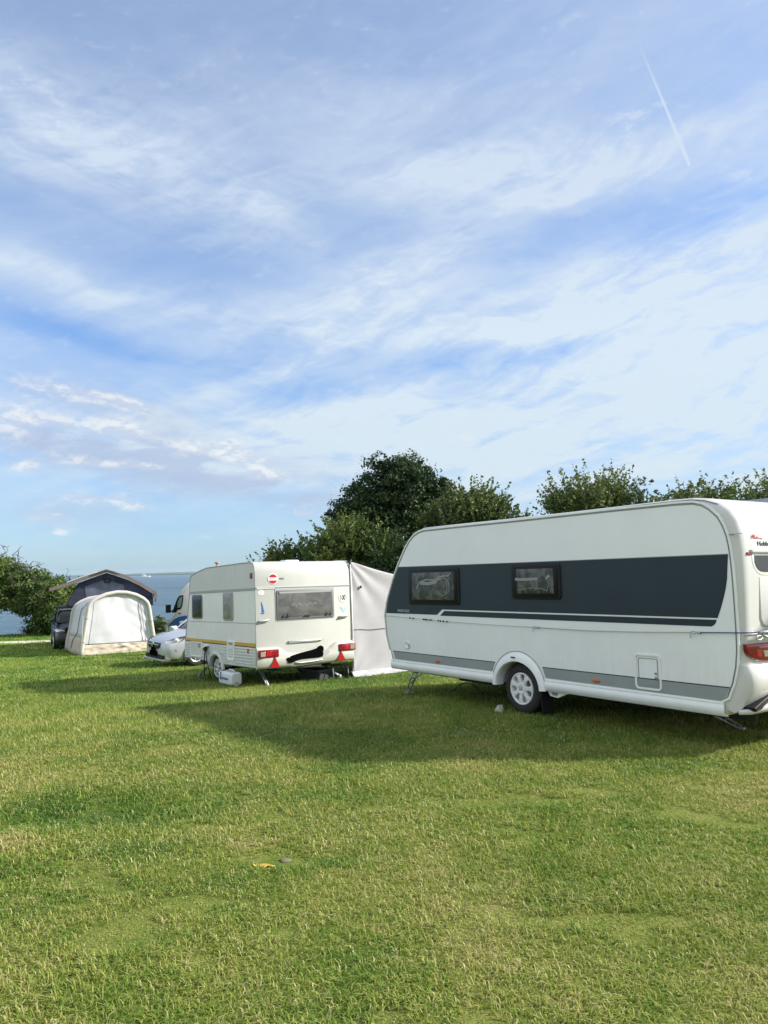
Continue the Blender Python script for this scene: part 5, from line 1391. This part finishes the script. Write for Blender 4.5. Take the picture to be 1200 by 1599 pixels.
def make_car(root, L, Wd, Hh, paint, bonnet_z, belt_z, nose_x, ws0, ws1, rf1, rear_x, wb0, wb1, wr=.315, bulge=.03, tail_h=None, wheelmat=None):
    """x forward from 0 = nose backwards (negative); returns body. ws0: windscreen base, ws1: top, rf1: roof end"""
    hw = Wd / 2
    def sec(x, zb, zbelt, zt, w_):
        return (x, [(w_ * .80, zb), (w_ * .95, zb + .03), (w_ * .985, zb + .14), (w_, (zb + zbelt) * .5), (w_ * .985, zbelt - .10), (w_ * .94, zbelt), (w_ * .80, zbelt + (zt - zbelt) * .6), (w_ * .45, zt - .004), (.0, zt)])
    sts = [sec(-.005, .30, .52, .60, hw * .55), sec(-.03, .22, .60, .68, hw * .72), sec(-.12, .19, .66, bonnet_z - .20, hw * .87), sec(-.32, .18, .70, bonnet_z - .10, hw * .955), sec(-.60, .18, .78, bonnet_z - .045, hw * .985),
           sec(ws0 + .15, .18, .88, bonnet_z + .01, hw), sec(ws0 - .10, .18, belt_z - .01, belt_z + .01, hw), sec(ws0 - .8, .18, belt_z, belt_z + .01, hw), sec(rf1, .18, belt_z + .02, belt_z + .03, hw), sec(rear_x + .35, .20, belt_z + .03, belt_z + .04, hw * .97), sec(rear_x + .10, .24, belt_z - .02, belt_z + .02, hw * .92), sec(rear_x + .02, .30, belt_z - .1, belt_z - .05, hw * .86)]
    body = car_shell(root, 'body', sts, paint)
    # cabin: glass block with painted roof and pillars
    def cab(x, zt, wb_, wt__, zb=belt_z - .02):
        return [(x, -wb_, zb), (x, -(wb_ * .45 + wt__ * .55), zb + (zt - zb) * .55), (x, -wt__, zt - .05 * (zt > belt_z + .1)), (x, -wt__ * .8, zt), (x, 0, zt + .015), (x, wt__ * .8, zt), (x, wt__, zt - .05 * (zt > belt_z + .1)), (x, wb_ * .45 + wt__ * .55, zb + (zt - zb) * .55), (x, wb_, zb)]
    gl = MB().rings([cab(ws0 + .02, belt_z - .01, hw * .86, hw * .80), cab((ws0 + ws1) / 2, belt_z + (Hh - belt_z) * .58, hw * .90, hw * .76), cab(ws1, Hh - .05, hw * .92, hw * .74), cab((ws1 + rf1) / 2, Hh - .015, hw * .93, hw * .75), cab(rf1, Hh - .06, hw * .90, hw * .72), cab(rear_x + .16, belt_z + .05, hw * .80, hw * .70)], smooth=True)
    gl.build('windows', M_carglass, root, auto=35)
    rfm = MB()
    xs_ = [(ws1 + .04, Hh - .055), ((ws1 * .7 + rf1 * .3), Hh - .005), ((ws1 + rf1) / 2, Hh), (rf1 * .85 + ws1 * .15, Hh - .02), (rf1 - .06, Hh - .06)]
    rfm.rings([[(x, -hw * .755, z - .045), (x, -hw * .72, z - .005), (x, -hw * .4, z + .015), (x, 0, z + .02), (x, hw * .4, z + .015), (x, hw * .72, z - .005), (x, hw * .755, z - .045), (x, 0, z - .06)] for x, z in xs_], smooth=True)
    rfm.build('roof', paint, root, auto=40)
    for s_ in (-1, 1):
        pm = MB()
        pm.tube([(ws0 + .04, s_ * hw * .87, belt_z - .02), ((ws0 + ws1) / 2, s_ * hw * .86, belt_z + (Hh - belt_z) * .57), (ws1, s_ * hw * .765, Hh - .065), ((ws1 + rf1) / 2, s_ * hw * .775, Hh - .045), (rf1, s_ * hw * .745, Hh - .10), (rear_x + .2, s_ * hw * .82, belt_z + .02)], [.035, .032, .03, .028, .05, .07], 8)
        xm = (ws1 + rf1) / 2 + .15
        pm.tube([(xm, s_ * hw * .945, belt_z), (xm - .05, s_ * hw * .87, (belt_z + Hh) / 2 + .05), (xm - .07, s_ * hw * .775, Hh - .06)], .03, 6)
        pm.build('pillar', paint, root, auto=40)
        mb = MB(); mb.rings([[(ws0 - .22 + a * .12, s_ * (hw + .06 + b_ * .11), belt_z + .10 + c_ * .075) for a, b_, c_ in ((0, -1, -.8), (0, 1, -.8), (0, 1.1, .7), (0, -1, .8))], [(ws0 - .22 + .11 + 0 * b_, s_ * (hw + .06 + b_ * .08), belt_z + .10 + c_ * .055) for a, b_, c_ in ((0, -1, -.8), (0, 1, -.8), (0, 1.1, .7), (0, -1, .8))]], smooth=False)
        mb.box((ws0 - .18, s_ * (hw - .03), belt_z + .05), (.05, .10, .03))
        mb.build('door_mirror', paint, root, bevel=.02)
        ribbon([(wb0 - .42, belt_z - .3), (wb1 + .42, belt_z - .3)], .012, 'xz', s_ * (hw - .008), s_ * (hw + .002)).build('door_line', M_groove, root)
        for wx in (wb0, wb1):
            MB().prism([(wx + (wr + .045) * math.cos(R(a)), wr + (wr + .045) * math.sin(R(a))) for a in range(-20, 201, 10)], 'xz', s_ * (hw - .25), s_ * (hw * .992 + .006)).build('wheel_well', M_under, root)
            wheel(root, (wx, s_ * (hw + .004), wr), wr, .20, s_, wheelmat, wr * .66, 5, 'alloy')
    return body


M_silver = mat('silver_paint', (.46, .48, .52), .3, metal=.35, coat=.5)
M_blackpaint = mat('black_paint', (.010, .012, .011), .25, spec=.4, coat=.1)
M_vanwhite = mat('van_white', (.66, .67, .64), .35, coat=.4)
M_alloy = mat('alloy_silver', (.62, .63, .64), .3, metal=.5)

# silver hatchback beyond the small caravan, nose to the left
h = Vector((-.80, -.60)).normalized()
W0 = Vector((-5.24, 21.45)); nn_ = Vector((h.y, -h.x))        # left-hand side of the car faces the camera?
if nn_.y < 0: nn_ = -nn_
nose = W0 + h * .86 + nn_ * .87
yaw = math.atan2(h.y, h.x)
op = empty('hatchback_car', (nose.x, nose.y, gz(W0.x, W0.y) - .01), (0, R(1.2), yaw), 'silver grey hatchback car with only its nose showing beside the smaller caravan', 'car')
make_car(op, 4.25, 1.75, 1.45, M_silver, .93, .97, 0, -1.05, -1.75, -3.55, -4.25, -.88, -3.49, .315, wheelmat=M_alloy)
SN = 1 if (Matrix.Rotation(yaw, 2) @ Vector((0, 1))).y < 0 else -1     # which local side faces the camera
for s_ in (1, -1):
    # headlight: swept wedge wrapping from grille to wing, built on the curved corner
    hl = [(-.06, .38, .60), (-.10, .50, .585), (-.22, .68, .60), (-.40, .80, .66), (-.60, .85, .765), (-.72, .852, .835), (-.62, .83, .845), (-.45, .775, .815), (-.30, .68, .775), (-.17, .52, .715), (-.09, .40, .655)]
    mbv = [(x + .0, s_ * y, z) for x, y, z in hl]
    o_ = MB().rings([[(x - .04, y * .96, z) for x, y, z in mbv], [(x + .012, y * 1.025, z + .004) for x, y, z in mbv]], smooth=False).build('headlight', mat('headlight_grey', (.17, .18, .19), .15, coat=.9), op, auto=50)
    for cx, cy, cz, r_ in ((-.155, .575, .655, .045), (-.36, .765, .735, .058)):
        MB().lathe((cx, s_ * cy, cz), (.75, s_ * .62, .2), [(0, r_), (.035, r_ * .95), (.055, r_ * .6), (.06, 0)], 16).build('lamp', mat('lamp_bright', (.80, .82, .85), .12, metal=.4, coat=.8), o_)
    fg = [(-.10, .50, .40), (-.22, .69, .40), (-.36, .80, .44), (-.34, .80, .475), (-.20, .68, .462), (-.10, .50, .43)]
    MB().rings([[(x - .06, s_ * y * .92, z) for x, y, z in fg], [(x + .030, s_ * y * 1.035, z) for x, y, z in fg]], smooth=False).build('bumper_vent', M_black, op)
gr = [(-.45, .56), (-.32, .50), (.32, .50), (.45, .56), (.42, .665), (-.42, .665)]
MB().prism(gr, 'yz', -.12, .012, .01).build('grille', M_black, op)
MB().box((.012, 0, .615), (.03, .78, .035)).build('grille_bar', M_chrome, op, bevel=.008)
em = MB(); ribbon(circ(0, .618, .058, 24), .014, 'yz', .02, .045, em, closed=True); em.box((.035, 0, .618), (.012, .10, .012), (R(18), 0, 0)); em.build('emblem', M_chrome, op)
MB().prism(circ(0, .44, .16, 20, .11), 'yz', -.02, .035, .01).prism(rrect(-.26, .30, .26, .45, .05, 4), 'yz', -.02, .030, .01).build('number_plate', MATS['flat_black'], op)['label'] = 'blacked out number plate'
MB().prism([(-.62, .24), (.62, .24), (.66, .33), (.40, .36), (-.40, .36), (-.66, .33)], 'yz', -.15, .004, .01).build('lower_intake', M_black, op)
MB().prism([(-.70, .185), (.70, .185), (.74, .235), (-.74, .235)], 'yz', -.2, .03, .012).build('front_lip', M_silver, op)

# white van
vh = Vector((-.616, .788)).normalized(); vb = Vector((-9.57, 33.5)) + Vector((.788, .616)) * .95; vy = math.atan2(vh.y, vh.x)
van = empty('camper_van', (vb.x, vb.y, gz(vb.x, vb.y) - .06), (0, R(1.5), vy), 'white panel van with blue swoosh, half hidden behind the smaller caravan', 'van')
def vsec(x, zb, z1, z2, w_, wt__):
    return [(x, -w_ * .9, zb), (x, -w_, zb + .12), (x, -w_, z1), (x, -wt__, z2 - .12), (x, -wt__ * .86, z2), (x, 0, z2 + .03), (x, wt__ * .86, z2), (x, wt__, z2 - .12), (x, w_, z1), (x, w_, zb + .12), (x, w_ * .9, zb)]
vr = [vsec(.0, .42, .62, .80, .70, .58), vsec(-.06, .32, .80, 1.0, .88, .72), vsec(-.25, .30, .95, 1.16, .96, .80), vsec(-.85, .28, 1.10, 1.32, .99, .86), vsec(-1.02, .28, 1.2, 1.55, .99, .88), vsec(-1.45, .28, 1.3, 2.12, .99, .88), vsec(-1.72, .28, 1.35, 2.42, .99, .86), vsec(-2.2, .28, 1.4, 2.60, .99, .86), vsec(-3.2, .28, 1.4, 2.64, .99, .87), vsec(-5.75, .28, 1.4, 2.62, .99, .87), vsec(-5.9, .34, 1.4, 2.55, .97, .84)]
MB().rings(vr, smooth=True).build('body', M_vanwhite, van, auto=35)
for s_ in (1, -1):
    def sy(z): return .99 if z < 1.35 else .99 - (z - 1.35) / 1.0 * .115
    def plate_side(poly, t0, t1, name, m):
        return MB().rings([[(x, s_ * (sy(z) + t0), z) for x, z in poly], [(x, s_ * (sy(z) + t1), z) for x, z in poly]], smooth=False).build(name, m, van)
    w_ = plate_side([(-1.00, 1.34), (-1.05, 1.44), (-1.42, 1.96), (-1.62, 2.06), (-1.95, 2.08), (-1.98, 2.0), (-1.98, 1.62), (-1.86, 1.50), (-1.45, 1.46), (-1.36, 1.36)], -.03, .012, 'door_window', M_carglass)
    plate_side([(-1.52, 1.55), (-1.50, 1.80), (-1.66, 1.98), (-1.90, 2.0), (-1.90, 1.65), (-1.80, 1.56)], .01, .017, 'far_glass', M_greenglass)
    plate_side([(-.55, .72), (-.8, .92), (-1.2, 1.07), (-1.7, 1.18), (-2.3, 1.24), (-3.2, 1.22), (-5.6, 1.05), (-5.6, .80), (-3.2, .86), (-2.2, .82), (-1.5, .72), (-1.0, .60), (-.62, .60)], -.02, .008, 'blue_swoosh', M_blue_ink)
    plate_side([(-1.72, 1.30), (-1.72, 1.345), (-1.88, 1.345), (-1.88, 1.30)], .0, .03, 'door_handle', M_black)
    plate_side([(-2.05, .40), (-2.05, 2.30), (-2.06, 2.30), (-2.06, .40)], .0, .004, 'door_gap', M_groove)
    MB().box((-1.02, s_ * 1.17, 1.52), (.14, .20, .34)).box((-1.06, s_ * 1.02, 1.42), (.06, .16, .06)).build('door_mirror', M_black, van, bevel=.03)
    for wx in (-.95, -4.6):
        MB().prism([(wx + .40 * math.cos(R(a)), .34 + .40 * math.sin(R(a))) for a in range(-15, 196, 10)], 'xz', s_ * .75, s_ * .995).build('wheel_well', M_under, van)
        wheel(van, (wx, s_ * .99, .34), .34, .22, s_, M_alloy, .21, 6, 'alloy')
ws = [(-.93, .78, 1.38), (-1.60, .76, 2.30), (-1.60, -.76, 2.30), (-.93, -.78, 1.38)]
MB().rings([[(x - .05, y, z) for x, y, z in ws], [(x + .045, y, z + .035) for x, y, z in ws]], smooth=False).build('windscreen', M_carglass, van)
MB().prism(rrect(-.5, .55, .5, .80, .06, 4), 'yz', -.2, .01, .01).build('grille', M_black, van)
for s_ in (1, -1): MB().prism([(s_ * .55, .78), (s_ * .58, .98), (s_ * .80, 1.02), (s_ * .78, .80)], 'yz', -.22, -.01, .01).build('headlight', MATS['lamp_bright'], van)
MB().tube([(-.95, .1, 1.42), (-1.15, .35, 1.62)], .008, 5).build('wiper', M_black, van)

# black car under the roof tent
sx = Vector((-13.05, 30.6))
bd_ = Vector((-.43, .903)); rtv = Vector((.903, .43))
cpos = sx + rtv * .93
suv = empty('estate_car', (cpos.x, cpos.y, gz(cpos.x, cpos.y) - .03), (0, R(-2.0), math.atan2(-bd_.y, -bd_.x)), 'black car behind the inflatable tent, carrying the roof tent', 'car')
make_car(suv, 4.6, 1.86, 1.62, M_blackpaint, 1.05, 1.08, 0, -1.05, -1.70, -3.9, -4.6, -.86, -3.6, .335, wheelmat=M_alloy)
for s_ in (1, -1):
    o_ = MB().rings([[(x - .05, s_ * y, z) for x, y, z in [(-.10, .50, .66), (-.35, .84, .72), (-.52, .90, .82), (-.30, .82, .84), (-.12, .58, .79)]], [(x + .02, s_ * y * 1.03, z) for x, y, z in [(-.10, .50, .66), (-.35, .84, .72), (-.52, .90, .82), (-.30, .82, .84), (-.12, .58, .79)]]], smooth=False).build('headlight', MATS['lamp_bright'], suv)
MB().prism(rrect(-.26, .36, .26, .47, .02, 3), 'yz', -.05, .02).build('number_plate', mat('plate_yellowish', (.62, .58, .36), .5), suv)
MB().prism(rrect(-.48, .50, .48, .72, .05, 4), 'yz', -.1, .012, .01).build('grille', M_black, suv)
for s_ in (1, -1): MB().tube([(-1.9, s_ * .66, 1.60), (-1.9, s_ * .66, 1.68), (-3.7, s_ * .66, 1.68), (-3.7, s_ * .66, 1.60)], .02, 6).build('roof_rail', M_steel, suv)

# roof tent (rests on the car): peaked brown fly over a navy body
M_fly = mat('fly_brown', (.145, .122, .110), .8, var=.12, vscale=5, bump=.01, bscale=6)
M_flytop = mat('fly_top_sunlit', (.55, .56, .58), .7)
M_navycloth = mat('navy_canvas', (.022, .030, .058), .8, var=.3, vscale=4, bump=.02, bscale=4)
rcx, rcy = -11.35, 31.2
rt_ = empty('roof_tent', (rcx, rcy, gz(rcx, rcy)), (0, 0, math.atan2(.32, .947)), 'roof tent with peaked brown fly over navy canvas, on top of the black car', 'tent')
flyp = [(-1.95, 2.42), (-1.5, 2.55), (-1.0, 2.74), (-.75, 2.83), (-.3, 2.98), (.10, 3.12), (.30, 3.06), (.9, 2.84), (1.4, 2.56), (1.95, 2.22), (1.98, 1.98)]
nd = 8; vs = []; fs = []
for k in range(nd + 1):
    t = k / nd; y_ = -.95 + 2.1 * t
    for i, (x, z) in enumerate(flyp):
        sag = -.05 * math.sin(math.pi * t) * (1 if i not in (0, 5, 9) else .2)
        vs.append((x + (.10 * math.sin(math.pi * t) if i == 0 else 0), y_ - (.15 if i in (4, 5, 6) and k == 0 else 0), z + sag))
n_p = len(flyp)
for k in range(nd):
    for i in range(n_p - 1): a = k * n_p + i; fs.append((a, a + 1, a + 1 + n_p, a + n_p))
fl_ = MB().add(vs, fs, True).build('fly', M_fly, rt_); md = fl_.modifiers.new('t', 'SOLIDIFY'); md.thickness = .03
vl = MB(); ribbon([(x, z - .06) for x, z in flyp], .13, 'xz', -1.02, -.97, vl); vl.build('fly_valance', M_fly, rt_)
sk = MB().rings([[(x, y_, z + .03) for x, z in ((-1.35, 2.62), (-.95, 2.77), (-.3, 2.99), (-.3, 2.95), (-.95, 2.73), (-1.35, 2.58))] for y_ in (-.8, 1.0)], smooth=False).build('sunlit_strip', M_flytop, rt_)  # pale strip painting the sunlit top of the fly
bodyp = [(-1.25, 1.68), (-1.38, 1.75), (-.95, 2.58), (-.6, 2.72), (.10, 2.98), (.9, 2.68), (1.4, 2.42), (1.86, 2.12), (1.90, 1.66)]
MB().prism(bodyp, 'xz', 1.05, -.75, .04).build('canvas_body', M_navycloth, rt_)
MB().prism([(-.62, 1.75), (-.70, 2.45), (.05, 2.72), (.75, 2.48), (.85, 1.75)], 'xz', -.74, -.762, .008).build('door_panel', mat('navy_light', (.085, .10, .15), .8, var=.3, vscale=3), rt_)
rd = MB(); rd.tube([(.02, -.80, 2.78), (.04, -.84, 2.62), (.22, -.84, 2.60), (.25, -.82, 2.72)], .035, 6); rd.tube([(.38, -.82, 2.74), (.55, -.84, 2.62), (.8, -.82, 2.60)], .022, 6)
rd.build('rolled_door', M_black, rt_)
MB().box((0.0, .1, 1.66), (3.5, 1.9, .07)).build('base_board', M_black, rt_, bevel=.01)
MB().tube([(1.9, -.7, 2.15), (1.98, -.8, 1.9), (1.95, -.75, 1.8)], .02, 5).tube([(1.8, -.86, 1.70), (1.8, -.86, 1.95), (1.6, -.86, 1.98)], .03, 5).build('strap', M_black, rt_)
ld = MB()
for k in (-1, 1): ld.tube([(1.55 + k * .16, -.9, .02), (1.55 + k * .16, -.6, 1.68)], .018, 6)
for k in range(1, 7): ld.tube([(1.39, -.9 + .3 * k / 7, 1.68 * k / 7), (1.71, -.9 + .3 * k / 7, 1.68 * k / 7)], .014, 6)
ld.build('ladder', M_steel, rt_)

# ================================================================== inflatable drive-away tent
M_tentw = mat('tent_white_cloth', (.56, .565, .61), .75, var=.04, vscale=3, bump=.006, bscale=7, trans=0)
M_tan = mat('tent_tan_cloth', (.46, .40, .33), .85, var=.08, vscale=4, bump=.01, bscale=8)
M_tube = mat('tent_tube_beige', (.46, .45, .42), .6, var=.04)
tA = Vector((-10.78, 27.5)); tw_ = Vector((.848, .530)).normalized()
tn = empty('inflatable_tent', (tA.x, tA.y, gz(tA.x, tA.y)), (0, R(-.2), math.atan2(tw_.y, tw_.x)), 'white inflatable tent with beige arch and tan lower hem, beside the silver car', 'tent')
# local: x across the front, y into depth, z up
arch = [(0.0, 0.0), (.06, .45), (.13, .95), (.20, 1.45), (.24, 1.72), (.34, 1.88), (.55, 2.02), (.85, 2.14), (1.2, 2.20), (1.55, 2.18), (1.9, 2.08), (2.15, 1.94), (2.30, 1.80), (2.36, 1.66), (2.42, 1.30), (2.50, .80), (2.57, .35), (2.61, 0.0)]
def densify(p, k=3):
    o = []
    for a, b_ in zip(p, p[1:]):
        for t in range(k): o.append((a[0] + (b_[0] - a[0]) * t / k, a[1] + (b_[1] - a[1]) * t / k))
    return o + [p[-1]]
ad = densify(arch, 3)
MB().tube([(x, 0, z) for x, z in ad], .070, 12).build('air_beam', M_tube, tn)
bnd = MB()
for i in (3, 8, len(ad) - 9, len(ad) - 5):
    a, b_ = ad[i], ad[i + 1]; d = (Vector(b_) - Vector(a)).normalized()
    bnd.tube([(a[0], 0, a[1]), (a[0] + d.x * .04, 0, a[1] + d.y * .04)], .076, 12)
bnd.build('beam_strap', M_bmould, tn)
# shell: rows in depth; lowers and narrows toward the car; hem in tan
depth = [(0.0, 1.0, 1.0, 0.0), (.35, .995, .99, -.02), (.9, .985, .965, -.06), (1.5, .96, .93, -.12), (2.1, .93, .88, -.18), (2.7, .90, .83, -.22)]
def shell_pt(i, k):
    x, z = ad[i]; y_, sz, sw, sh = depth[k]
    cx = 1.305; s_ = 1 if x > cx else -1
    spl = .06 * (1 - z / 2.2) * s_
    wob = .018 * math.sin(i * .9 + k * 1.7)
    return (cx + (x - cx) * (sw + .02) + spl + sh * .8 + wob * .6, y_, z * sz + wob * .3)
for part, m in (('shell', M_tentw), ('hem', M_tan)):
    vs = []; fs = []; n_i = len(ad)
    for k in range(len(depth)):
        for i in range(n_i): vs.append(shell_pt(i, k))
    for k in range(len(depth) - 1):
        for i in range(n_i - 1):
            zmid = (ad[i][1] + ad[i + 1][1]) / 2
            if (zmid < .62) == (part == 'hem'): a = k * n_i + i; fs.append((a, a + 1, a + 1 + n_i, a + n_i))
    o_ = MB().add(vs, fs, True).build(part, m, tn); md = o_.modifiers.new('t', 'SOLIDIFY'); md.thickness = .006
MB().tube([shell_pt(i, 5) for i in range(len(ad))], .07, 8).build('air_beam', M_tube, tn)
# front wall with soft folds; lower strip tan and crumpled
def half(z):
    L_ = np.interp(z, [p[1] for p in arch[:9]], [p[0] for p in arch[:9]]); r_ = np.interp(z, [p[1] for p in arch[8:]][::-1], [p[0] for p in arch[8:]][::-1])
    return L_, r_
for part, z0, z1, m, nzz in (('front_wall', .36, 2.19, M_tentw, 36), ('front_hem', 0.0, .36, M_tan, 16)):
    vs = []; nx = 60
    for j in range(nzz + 1):
        z = z0 + (z1 - z0) * j / nzz; l_, r_ = half(z)
        for i in range(nx + 1):
            u = i / nx; x = l_ + (r_ - l_) * u
            if part == 'front_wall':
                y_ = .06 + .03 * math.sin(u * 9 + z * 1.5) * .5 + .035 * mnoise.noise((u * 5, z * 1.6, 3)) + .05 * max(0, u - .6) * math.sin((u + z * .6) * 26) * .6
                y_ += -.05 * math.sin(math.pi * u) * (1 - z / 2.2)
            else:
                y_ = .045 * mnoise.noise((u * 12, z * 9, 8)) * (1.5 if .45 < u < .95 else .7) - .06 * (1 - z / .36) - .05 * math.sin(math.pi * u)
            vs.append((x, y_, z))
    o_ = MB().add(vs, [(j * (nx + 1) + i, j * (nx + 1) + i + 1, (j + 1) * (nx + 1) + i + 1, (j + 1) * (nx + 1) + i) for j in range(nzz) for i in range(nx)], True).build(part, m, tn)
    md = o_.modifiers.new('t', 'SOLIDIFY'); md.thickness = .006
for pth in ([(.42, 1.90), (.36, 1.3), (.28, .7), (.20, .06)], [(2.02, 1.92), (2.12, 1.3), (2.22, .65), (2.28, .08)]):
    MB().tube([(x, -.005, z) for x, z in pth], .012, 6).build('zip', mat('zip_grey', (.14, .15, .18), .7), tn)
zp = []
for k, i in ((1, 15), (1, 13), (2, 11), (2, 9), (2, 7), (2, 5), (3, 3), (3, 1)):
    p = shell_pt(i, k); zp.append((p[0] - .02, p[1], p[2]))
MB().tube(zp, .012, 6).build('zip', MATS['zip_grey'], tn)
hh = [(-.07, .55, .02), (-.07, 1.25, .02), (-.02, 1.2, .55), (-.0, .75, .60)]
MB().tube([(.05, -.02, 1.4), (-.05, -.35, .5), (-.10, -.62, .0)], .007, 5).build('guy_line', M_rope_pale, tn)

# bicycle standing between the tent and the silver car
bc = empty('bicycle', (-7.75, 25.9, gz(-7.75, 25.9)), (0, 0, R(70)), 'bicycle with a pale cover on its basket, between the tent and the van', 'bicycle')
for x in (0, 1.05):
    mb = MB(); mb.tube([(x + .33 * math.cos(t), 0, .34 + .33 * math.sin(t)) for t in np.linspace(0, 2 * math.pi, 33)], .016, 6, False)
    wo = mb.build('wheel', M_tyre, bc)
    sp_ = MB()
    for k in range(14): a = k * math.pi / 7; sp_.tube([(x, 0, .34), (x + .32 * math.cos(a), 0, .34 + .32 * math.sin(a))], .003, 4)
    sp_.build('spokes', M_steel, wo)
MB().tube([(0, 0, .34), (.42, 0, .30), (.30, 0, .85)], .014, 6).tube([(.42, 0, .30), (.85, 0, .78), (.33, 0, .72)], .016, 6).tube([(1.05, 0, .34), (.88, 0, .70), (.80, 0, 1.0)], .014, 6).tube([(0, 0, .34), (.33, 0, .72)], .010, 6).build('frame', M_black, bc)
MB().tube([(.66, .30, 1.08), (.76, .24, 1.06), (.81, .05, 1.02), (.81, -.05, 1.02), (.76, -.24, 1.06), (.66, -.30, 1.08)], .013, 6).build('handlebar', M_black, bc)
MB().rings([[(.18, -.04, .90), (.18, .04, .90), (.18, .05, .87), (.18, -.05, .87)], [(.32, -.09, .90), (.32, .09, .90), (.32, .09, .86), (.32, -.09, .86)], [(.44, -.02, .90), (.44, .02, .90), (.44, .02, .87), (.44, -.02, .87)]], smooth=False).build('saddle', M_black, bc, bevel=.01)
MB().rings([[(x, y * s_, z) for y, z in ((-.16, .62), (.16, .62), (.19, .86), (0, .93), (-.19, .86))] for x, s_ in ((.92, .8), (.97, 1), (1.2, 1), (1.26, .8))], smooth=True).build('covered_basket', mat('cover_pale', (.45, .50, .46), .7), bc, auto=50)
tree('shrub', 'small green shrub beside the bicycle, left of the van', 'shrub', tb(-7.0, 25.0), [(0, 0, .38, .42, .35, .34, 1)], L_mid, 1800, .06, 'clump', .03, None, 60, stems=2)

# ferry on the horizon
fy = empty('ferry', (-930, 3000, SEA_Z), (0, 0, R(3)), 'white ferry far out on the sea near the horizon', 'ship')
hl_ = [(-17, .0, 1.2), (-16, 3.6, 3.4), (-8, 4.4, 3.4), (10, 4.4, 3.4), (16, 2.6, 3.6), (19.5, .2, 4.2)]
rgs = [[(x, -w_ * .85, -.5), (x, -w_, 1.5), (x, -w_, z), (x, 0, z + .05), (x, w_, z), (x, w_, 1.5), (x, w_ * .85, -.5)] for x, w_, z in hl_]
M_ship = mat('ship_white', (.80, .80, .78), .5)
MB().rings(rgs, smooth=False).build('hull', M_ship, fy)
MB().prism([(-13.5, 3.3), (-12.5, 8.6), (-3.5, 8.8), (-1.0, 6.2), (3, 3.3)], 'xz', -3.2, 3.2, .2).box((-8, 0, 10.0), (4.5, 4.5, 2.6)).build('superstructure', M_ship, fy)
MB().box((-8, -3.26, 7.2), (8.0, .1, .9)).build('window_row', M_black, fy)
MB().tube([(-9, 0, 11), (-9, 0, 15.5)], .25, 6).build('mast', M_ship, fy)
MB().lathe((-5.2, 0, 9), (0, 0, 1), [(0, 1.0), (2.6, .9)], 12).build('funnel', mat('funnel_blue', (.05, .12, .3), .5), fy)

# small things on the turf
lf = MB()
pts_ = []
for k in range(14):
    a = 2 * math.pi * k / 14; r_ = .050 * (1 + .35 * math.sin(3 * a + 1) + .2 * math.sin(7 * a))
    pts_.append((r_ * 1.35 * math.cos(a), r_ * .7 * math.sin(a)))
rgs = [[(x, y, .0 + .012 * math.sin(x * 50)) for x, y in pts_], [(x * .96, y * .96, .006 + .012 * math.sin(x * 50)) for x, y in pts_]]
lfo = lf.rings(rgs, smooth=False).build('fallen_leaf', mat('leaf_yellow', (.42, .32, .05), .6, var=.2, vscale=30))
lfo.location = (-.76, 4.80, gz(-.76, 4.80) + .008); tag(lfo, 'flat yellow leaf lying in the worn hollow of the lawn', 'leaf')
st = MB(); rs_ = np.random.default_rng(5)
bmv = bmesh.new(); bmesh.ops.create_icosphere(bmv, subdivisions=3, radius=.030)
for v_ in bmv.verts: v_.co = v_.co * (1 + .35 * mnoise.noise(v_.co * 22)); v_.co.x *= 1.3; v_.co.z *= .42
mes = bpy.data.meshes.new('stone'); bmv.to_mesh(mes); bmv.free(); mes.materials.append(mat('stone_grey', (.13, .11, .08), .9, var=.3, vscale=30))
so = bpy.data.objects.new('stone', mes); col_root.objects.link(so); so.location = (-.655, 4.99, gz(-.655, 4.99) + .004)
tag(so, 'small grey brown stone in the worn hollow of the lawn', 'stone')

# ------------------------------------------------------------------ air
mh = bpy.data.materials.new('haze'); mh.use_nodes = True
N = NT(mh.node_tree)
for n in list(N.n):
    if n.type != 'OUTPUT_MATERIAL': N.n.remove(n)
pv = N.new('ShaderNodeVolumePrincipled'); pv.inputs['Color'].default_value = (.62, .82, 1.0, 1); pv.inputs['Density'].default_value = 4.2e-5; pv.inputs['Anisotropy'].default_value = .2
N.l.new(pv.outputs[0], [n for n in N.n if n.type == 'OUTPUT_MATERIAL'][0].inputs['Volume'])
hz = MB().box((0, 5900, 28), (23000, 12400, 84)).build('haze', mh); hz['kind'] = 'stuff'
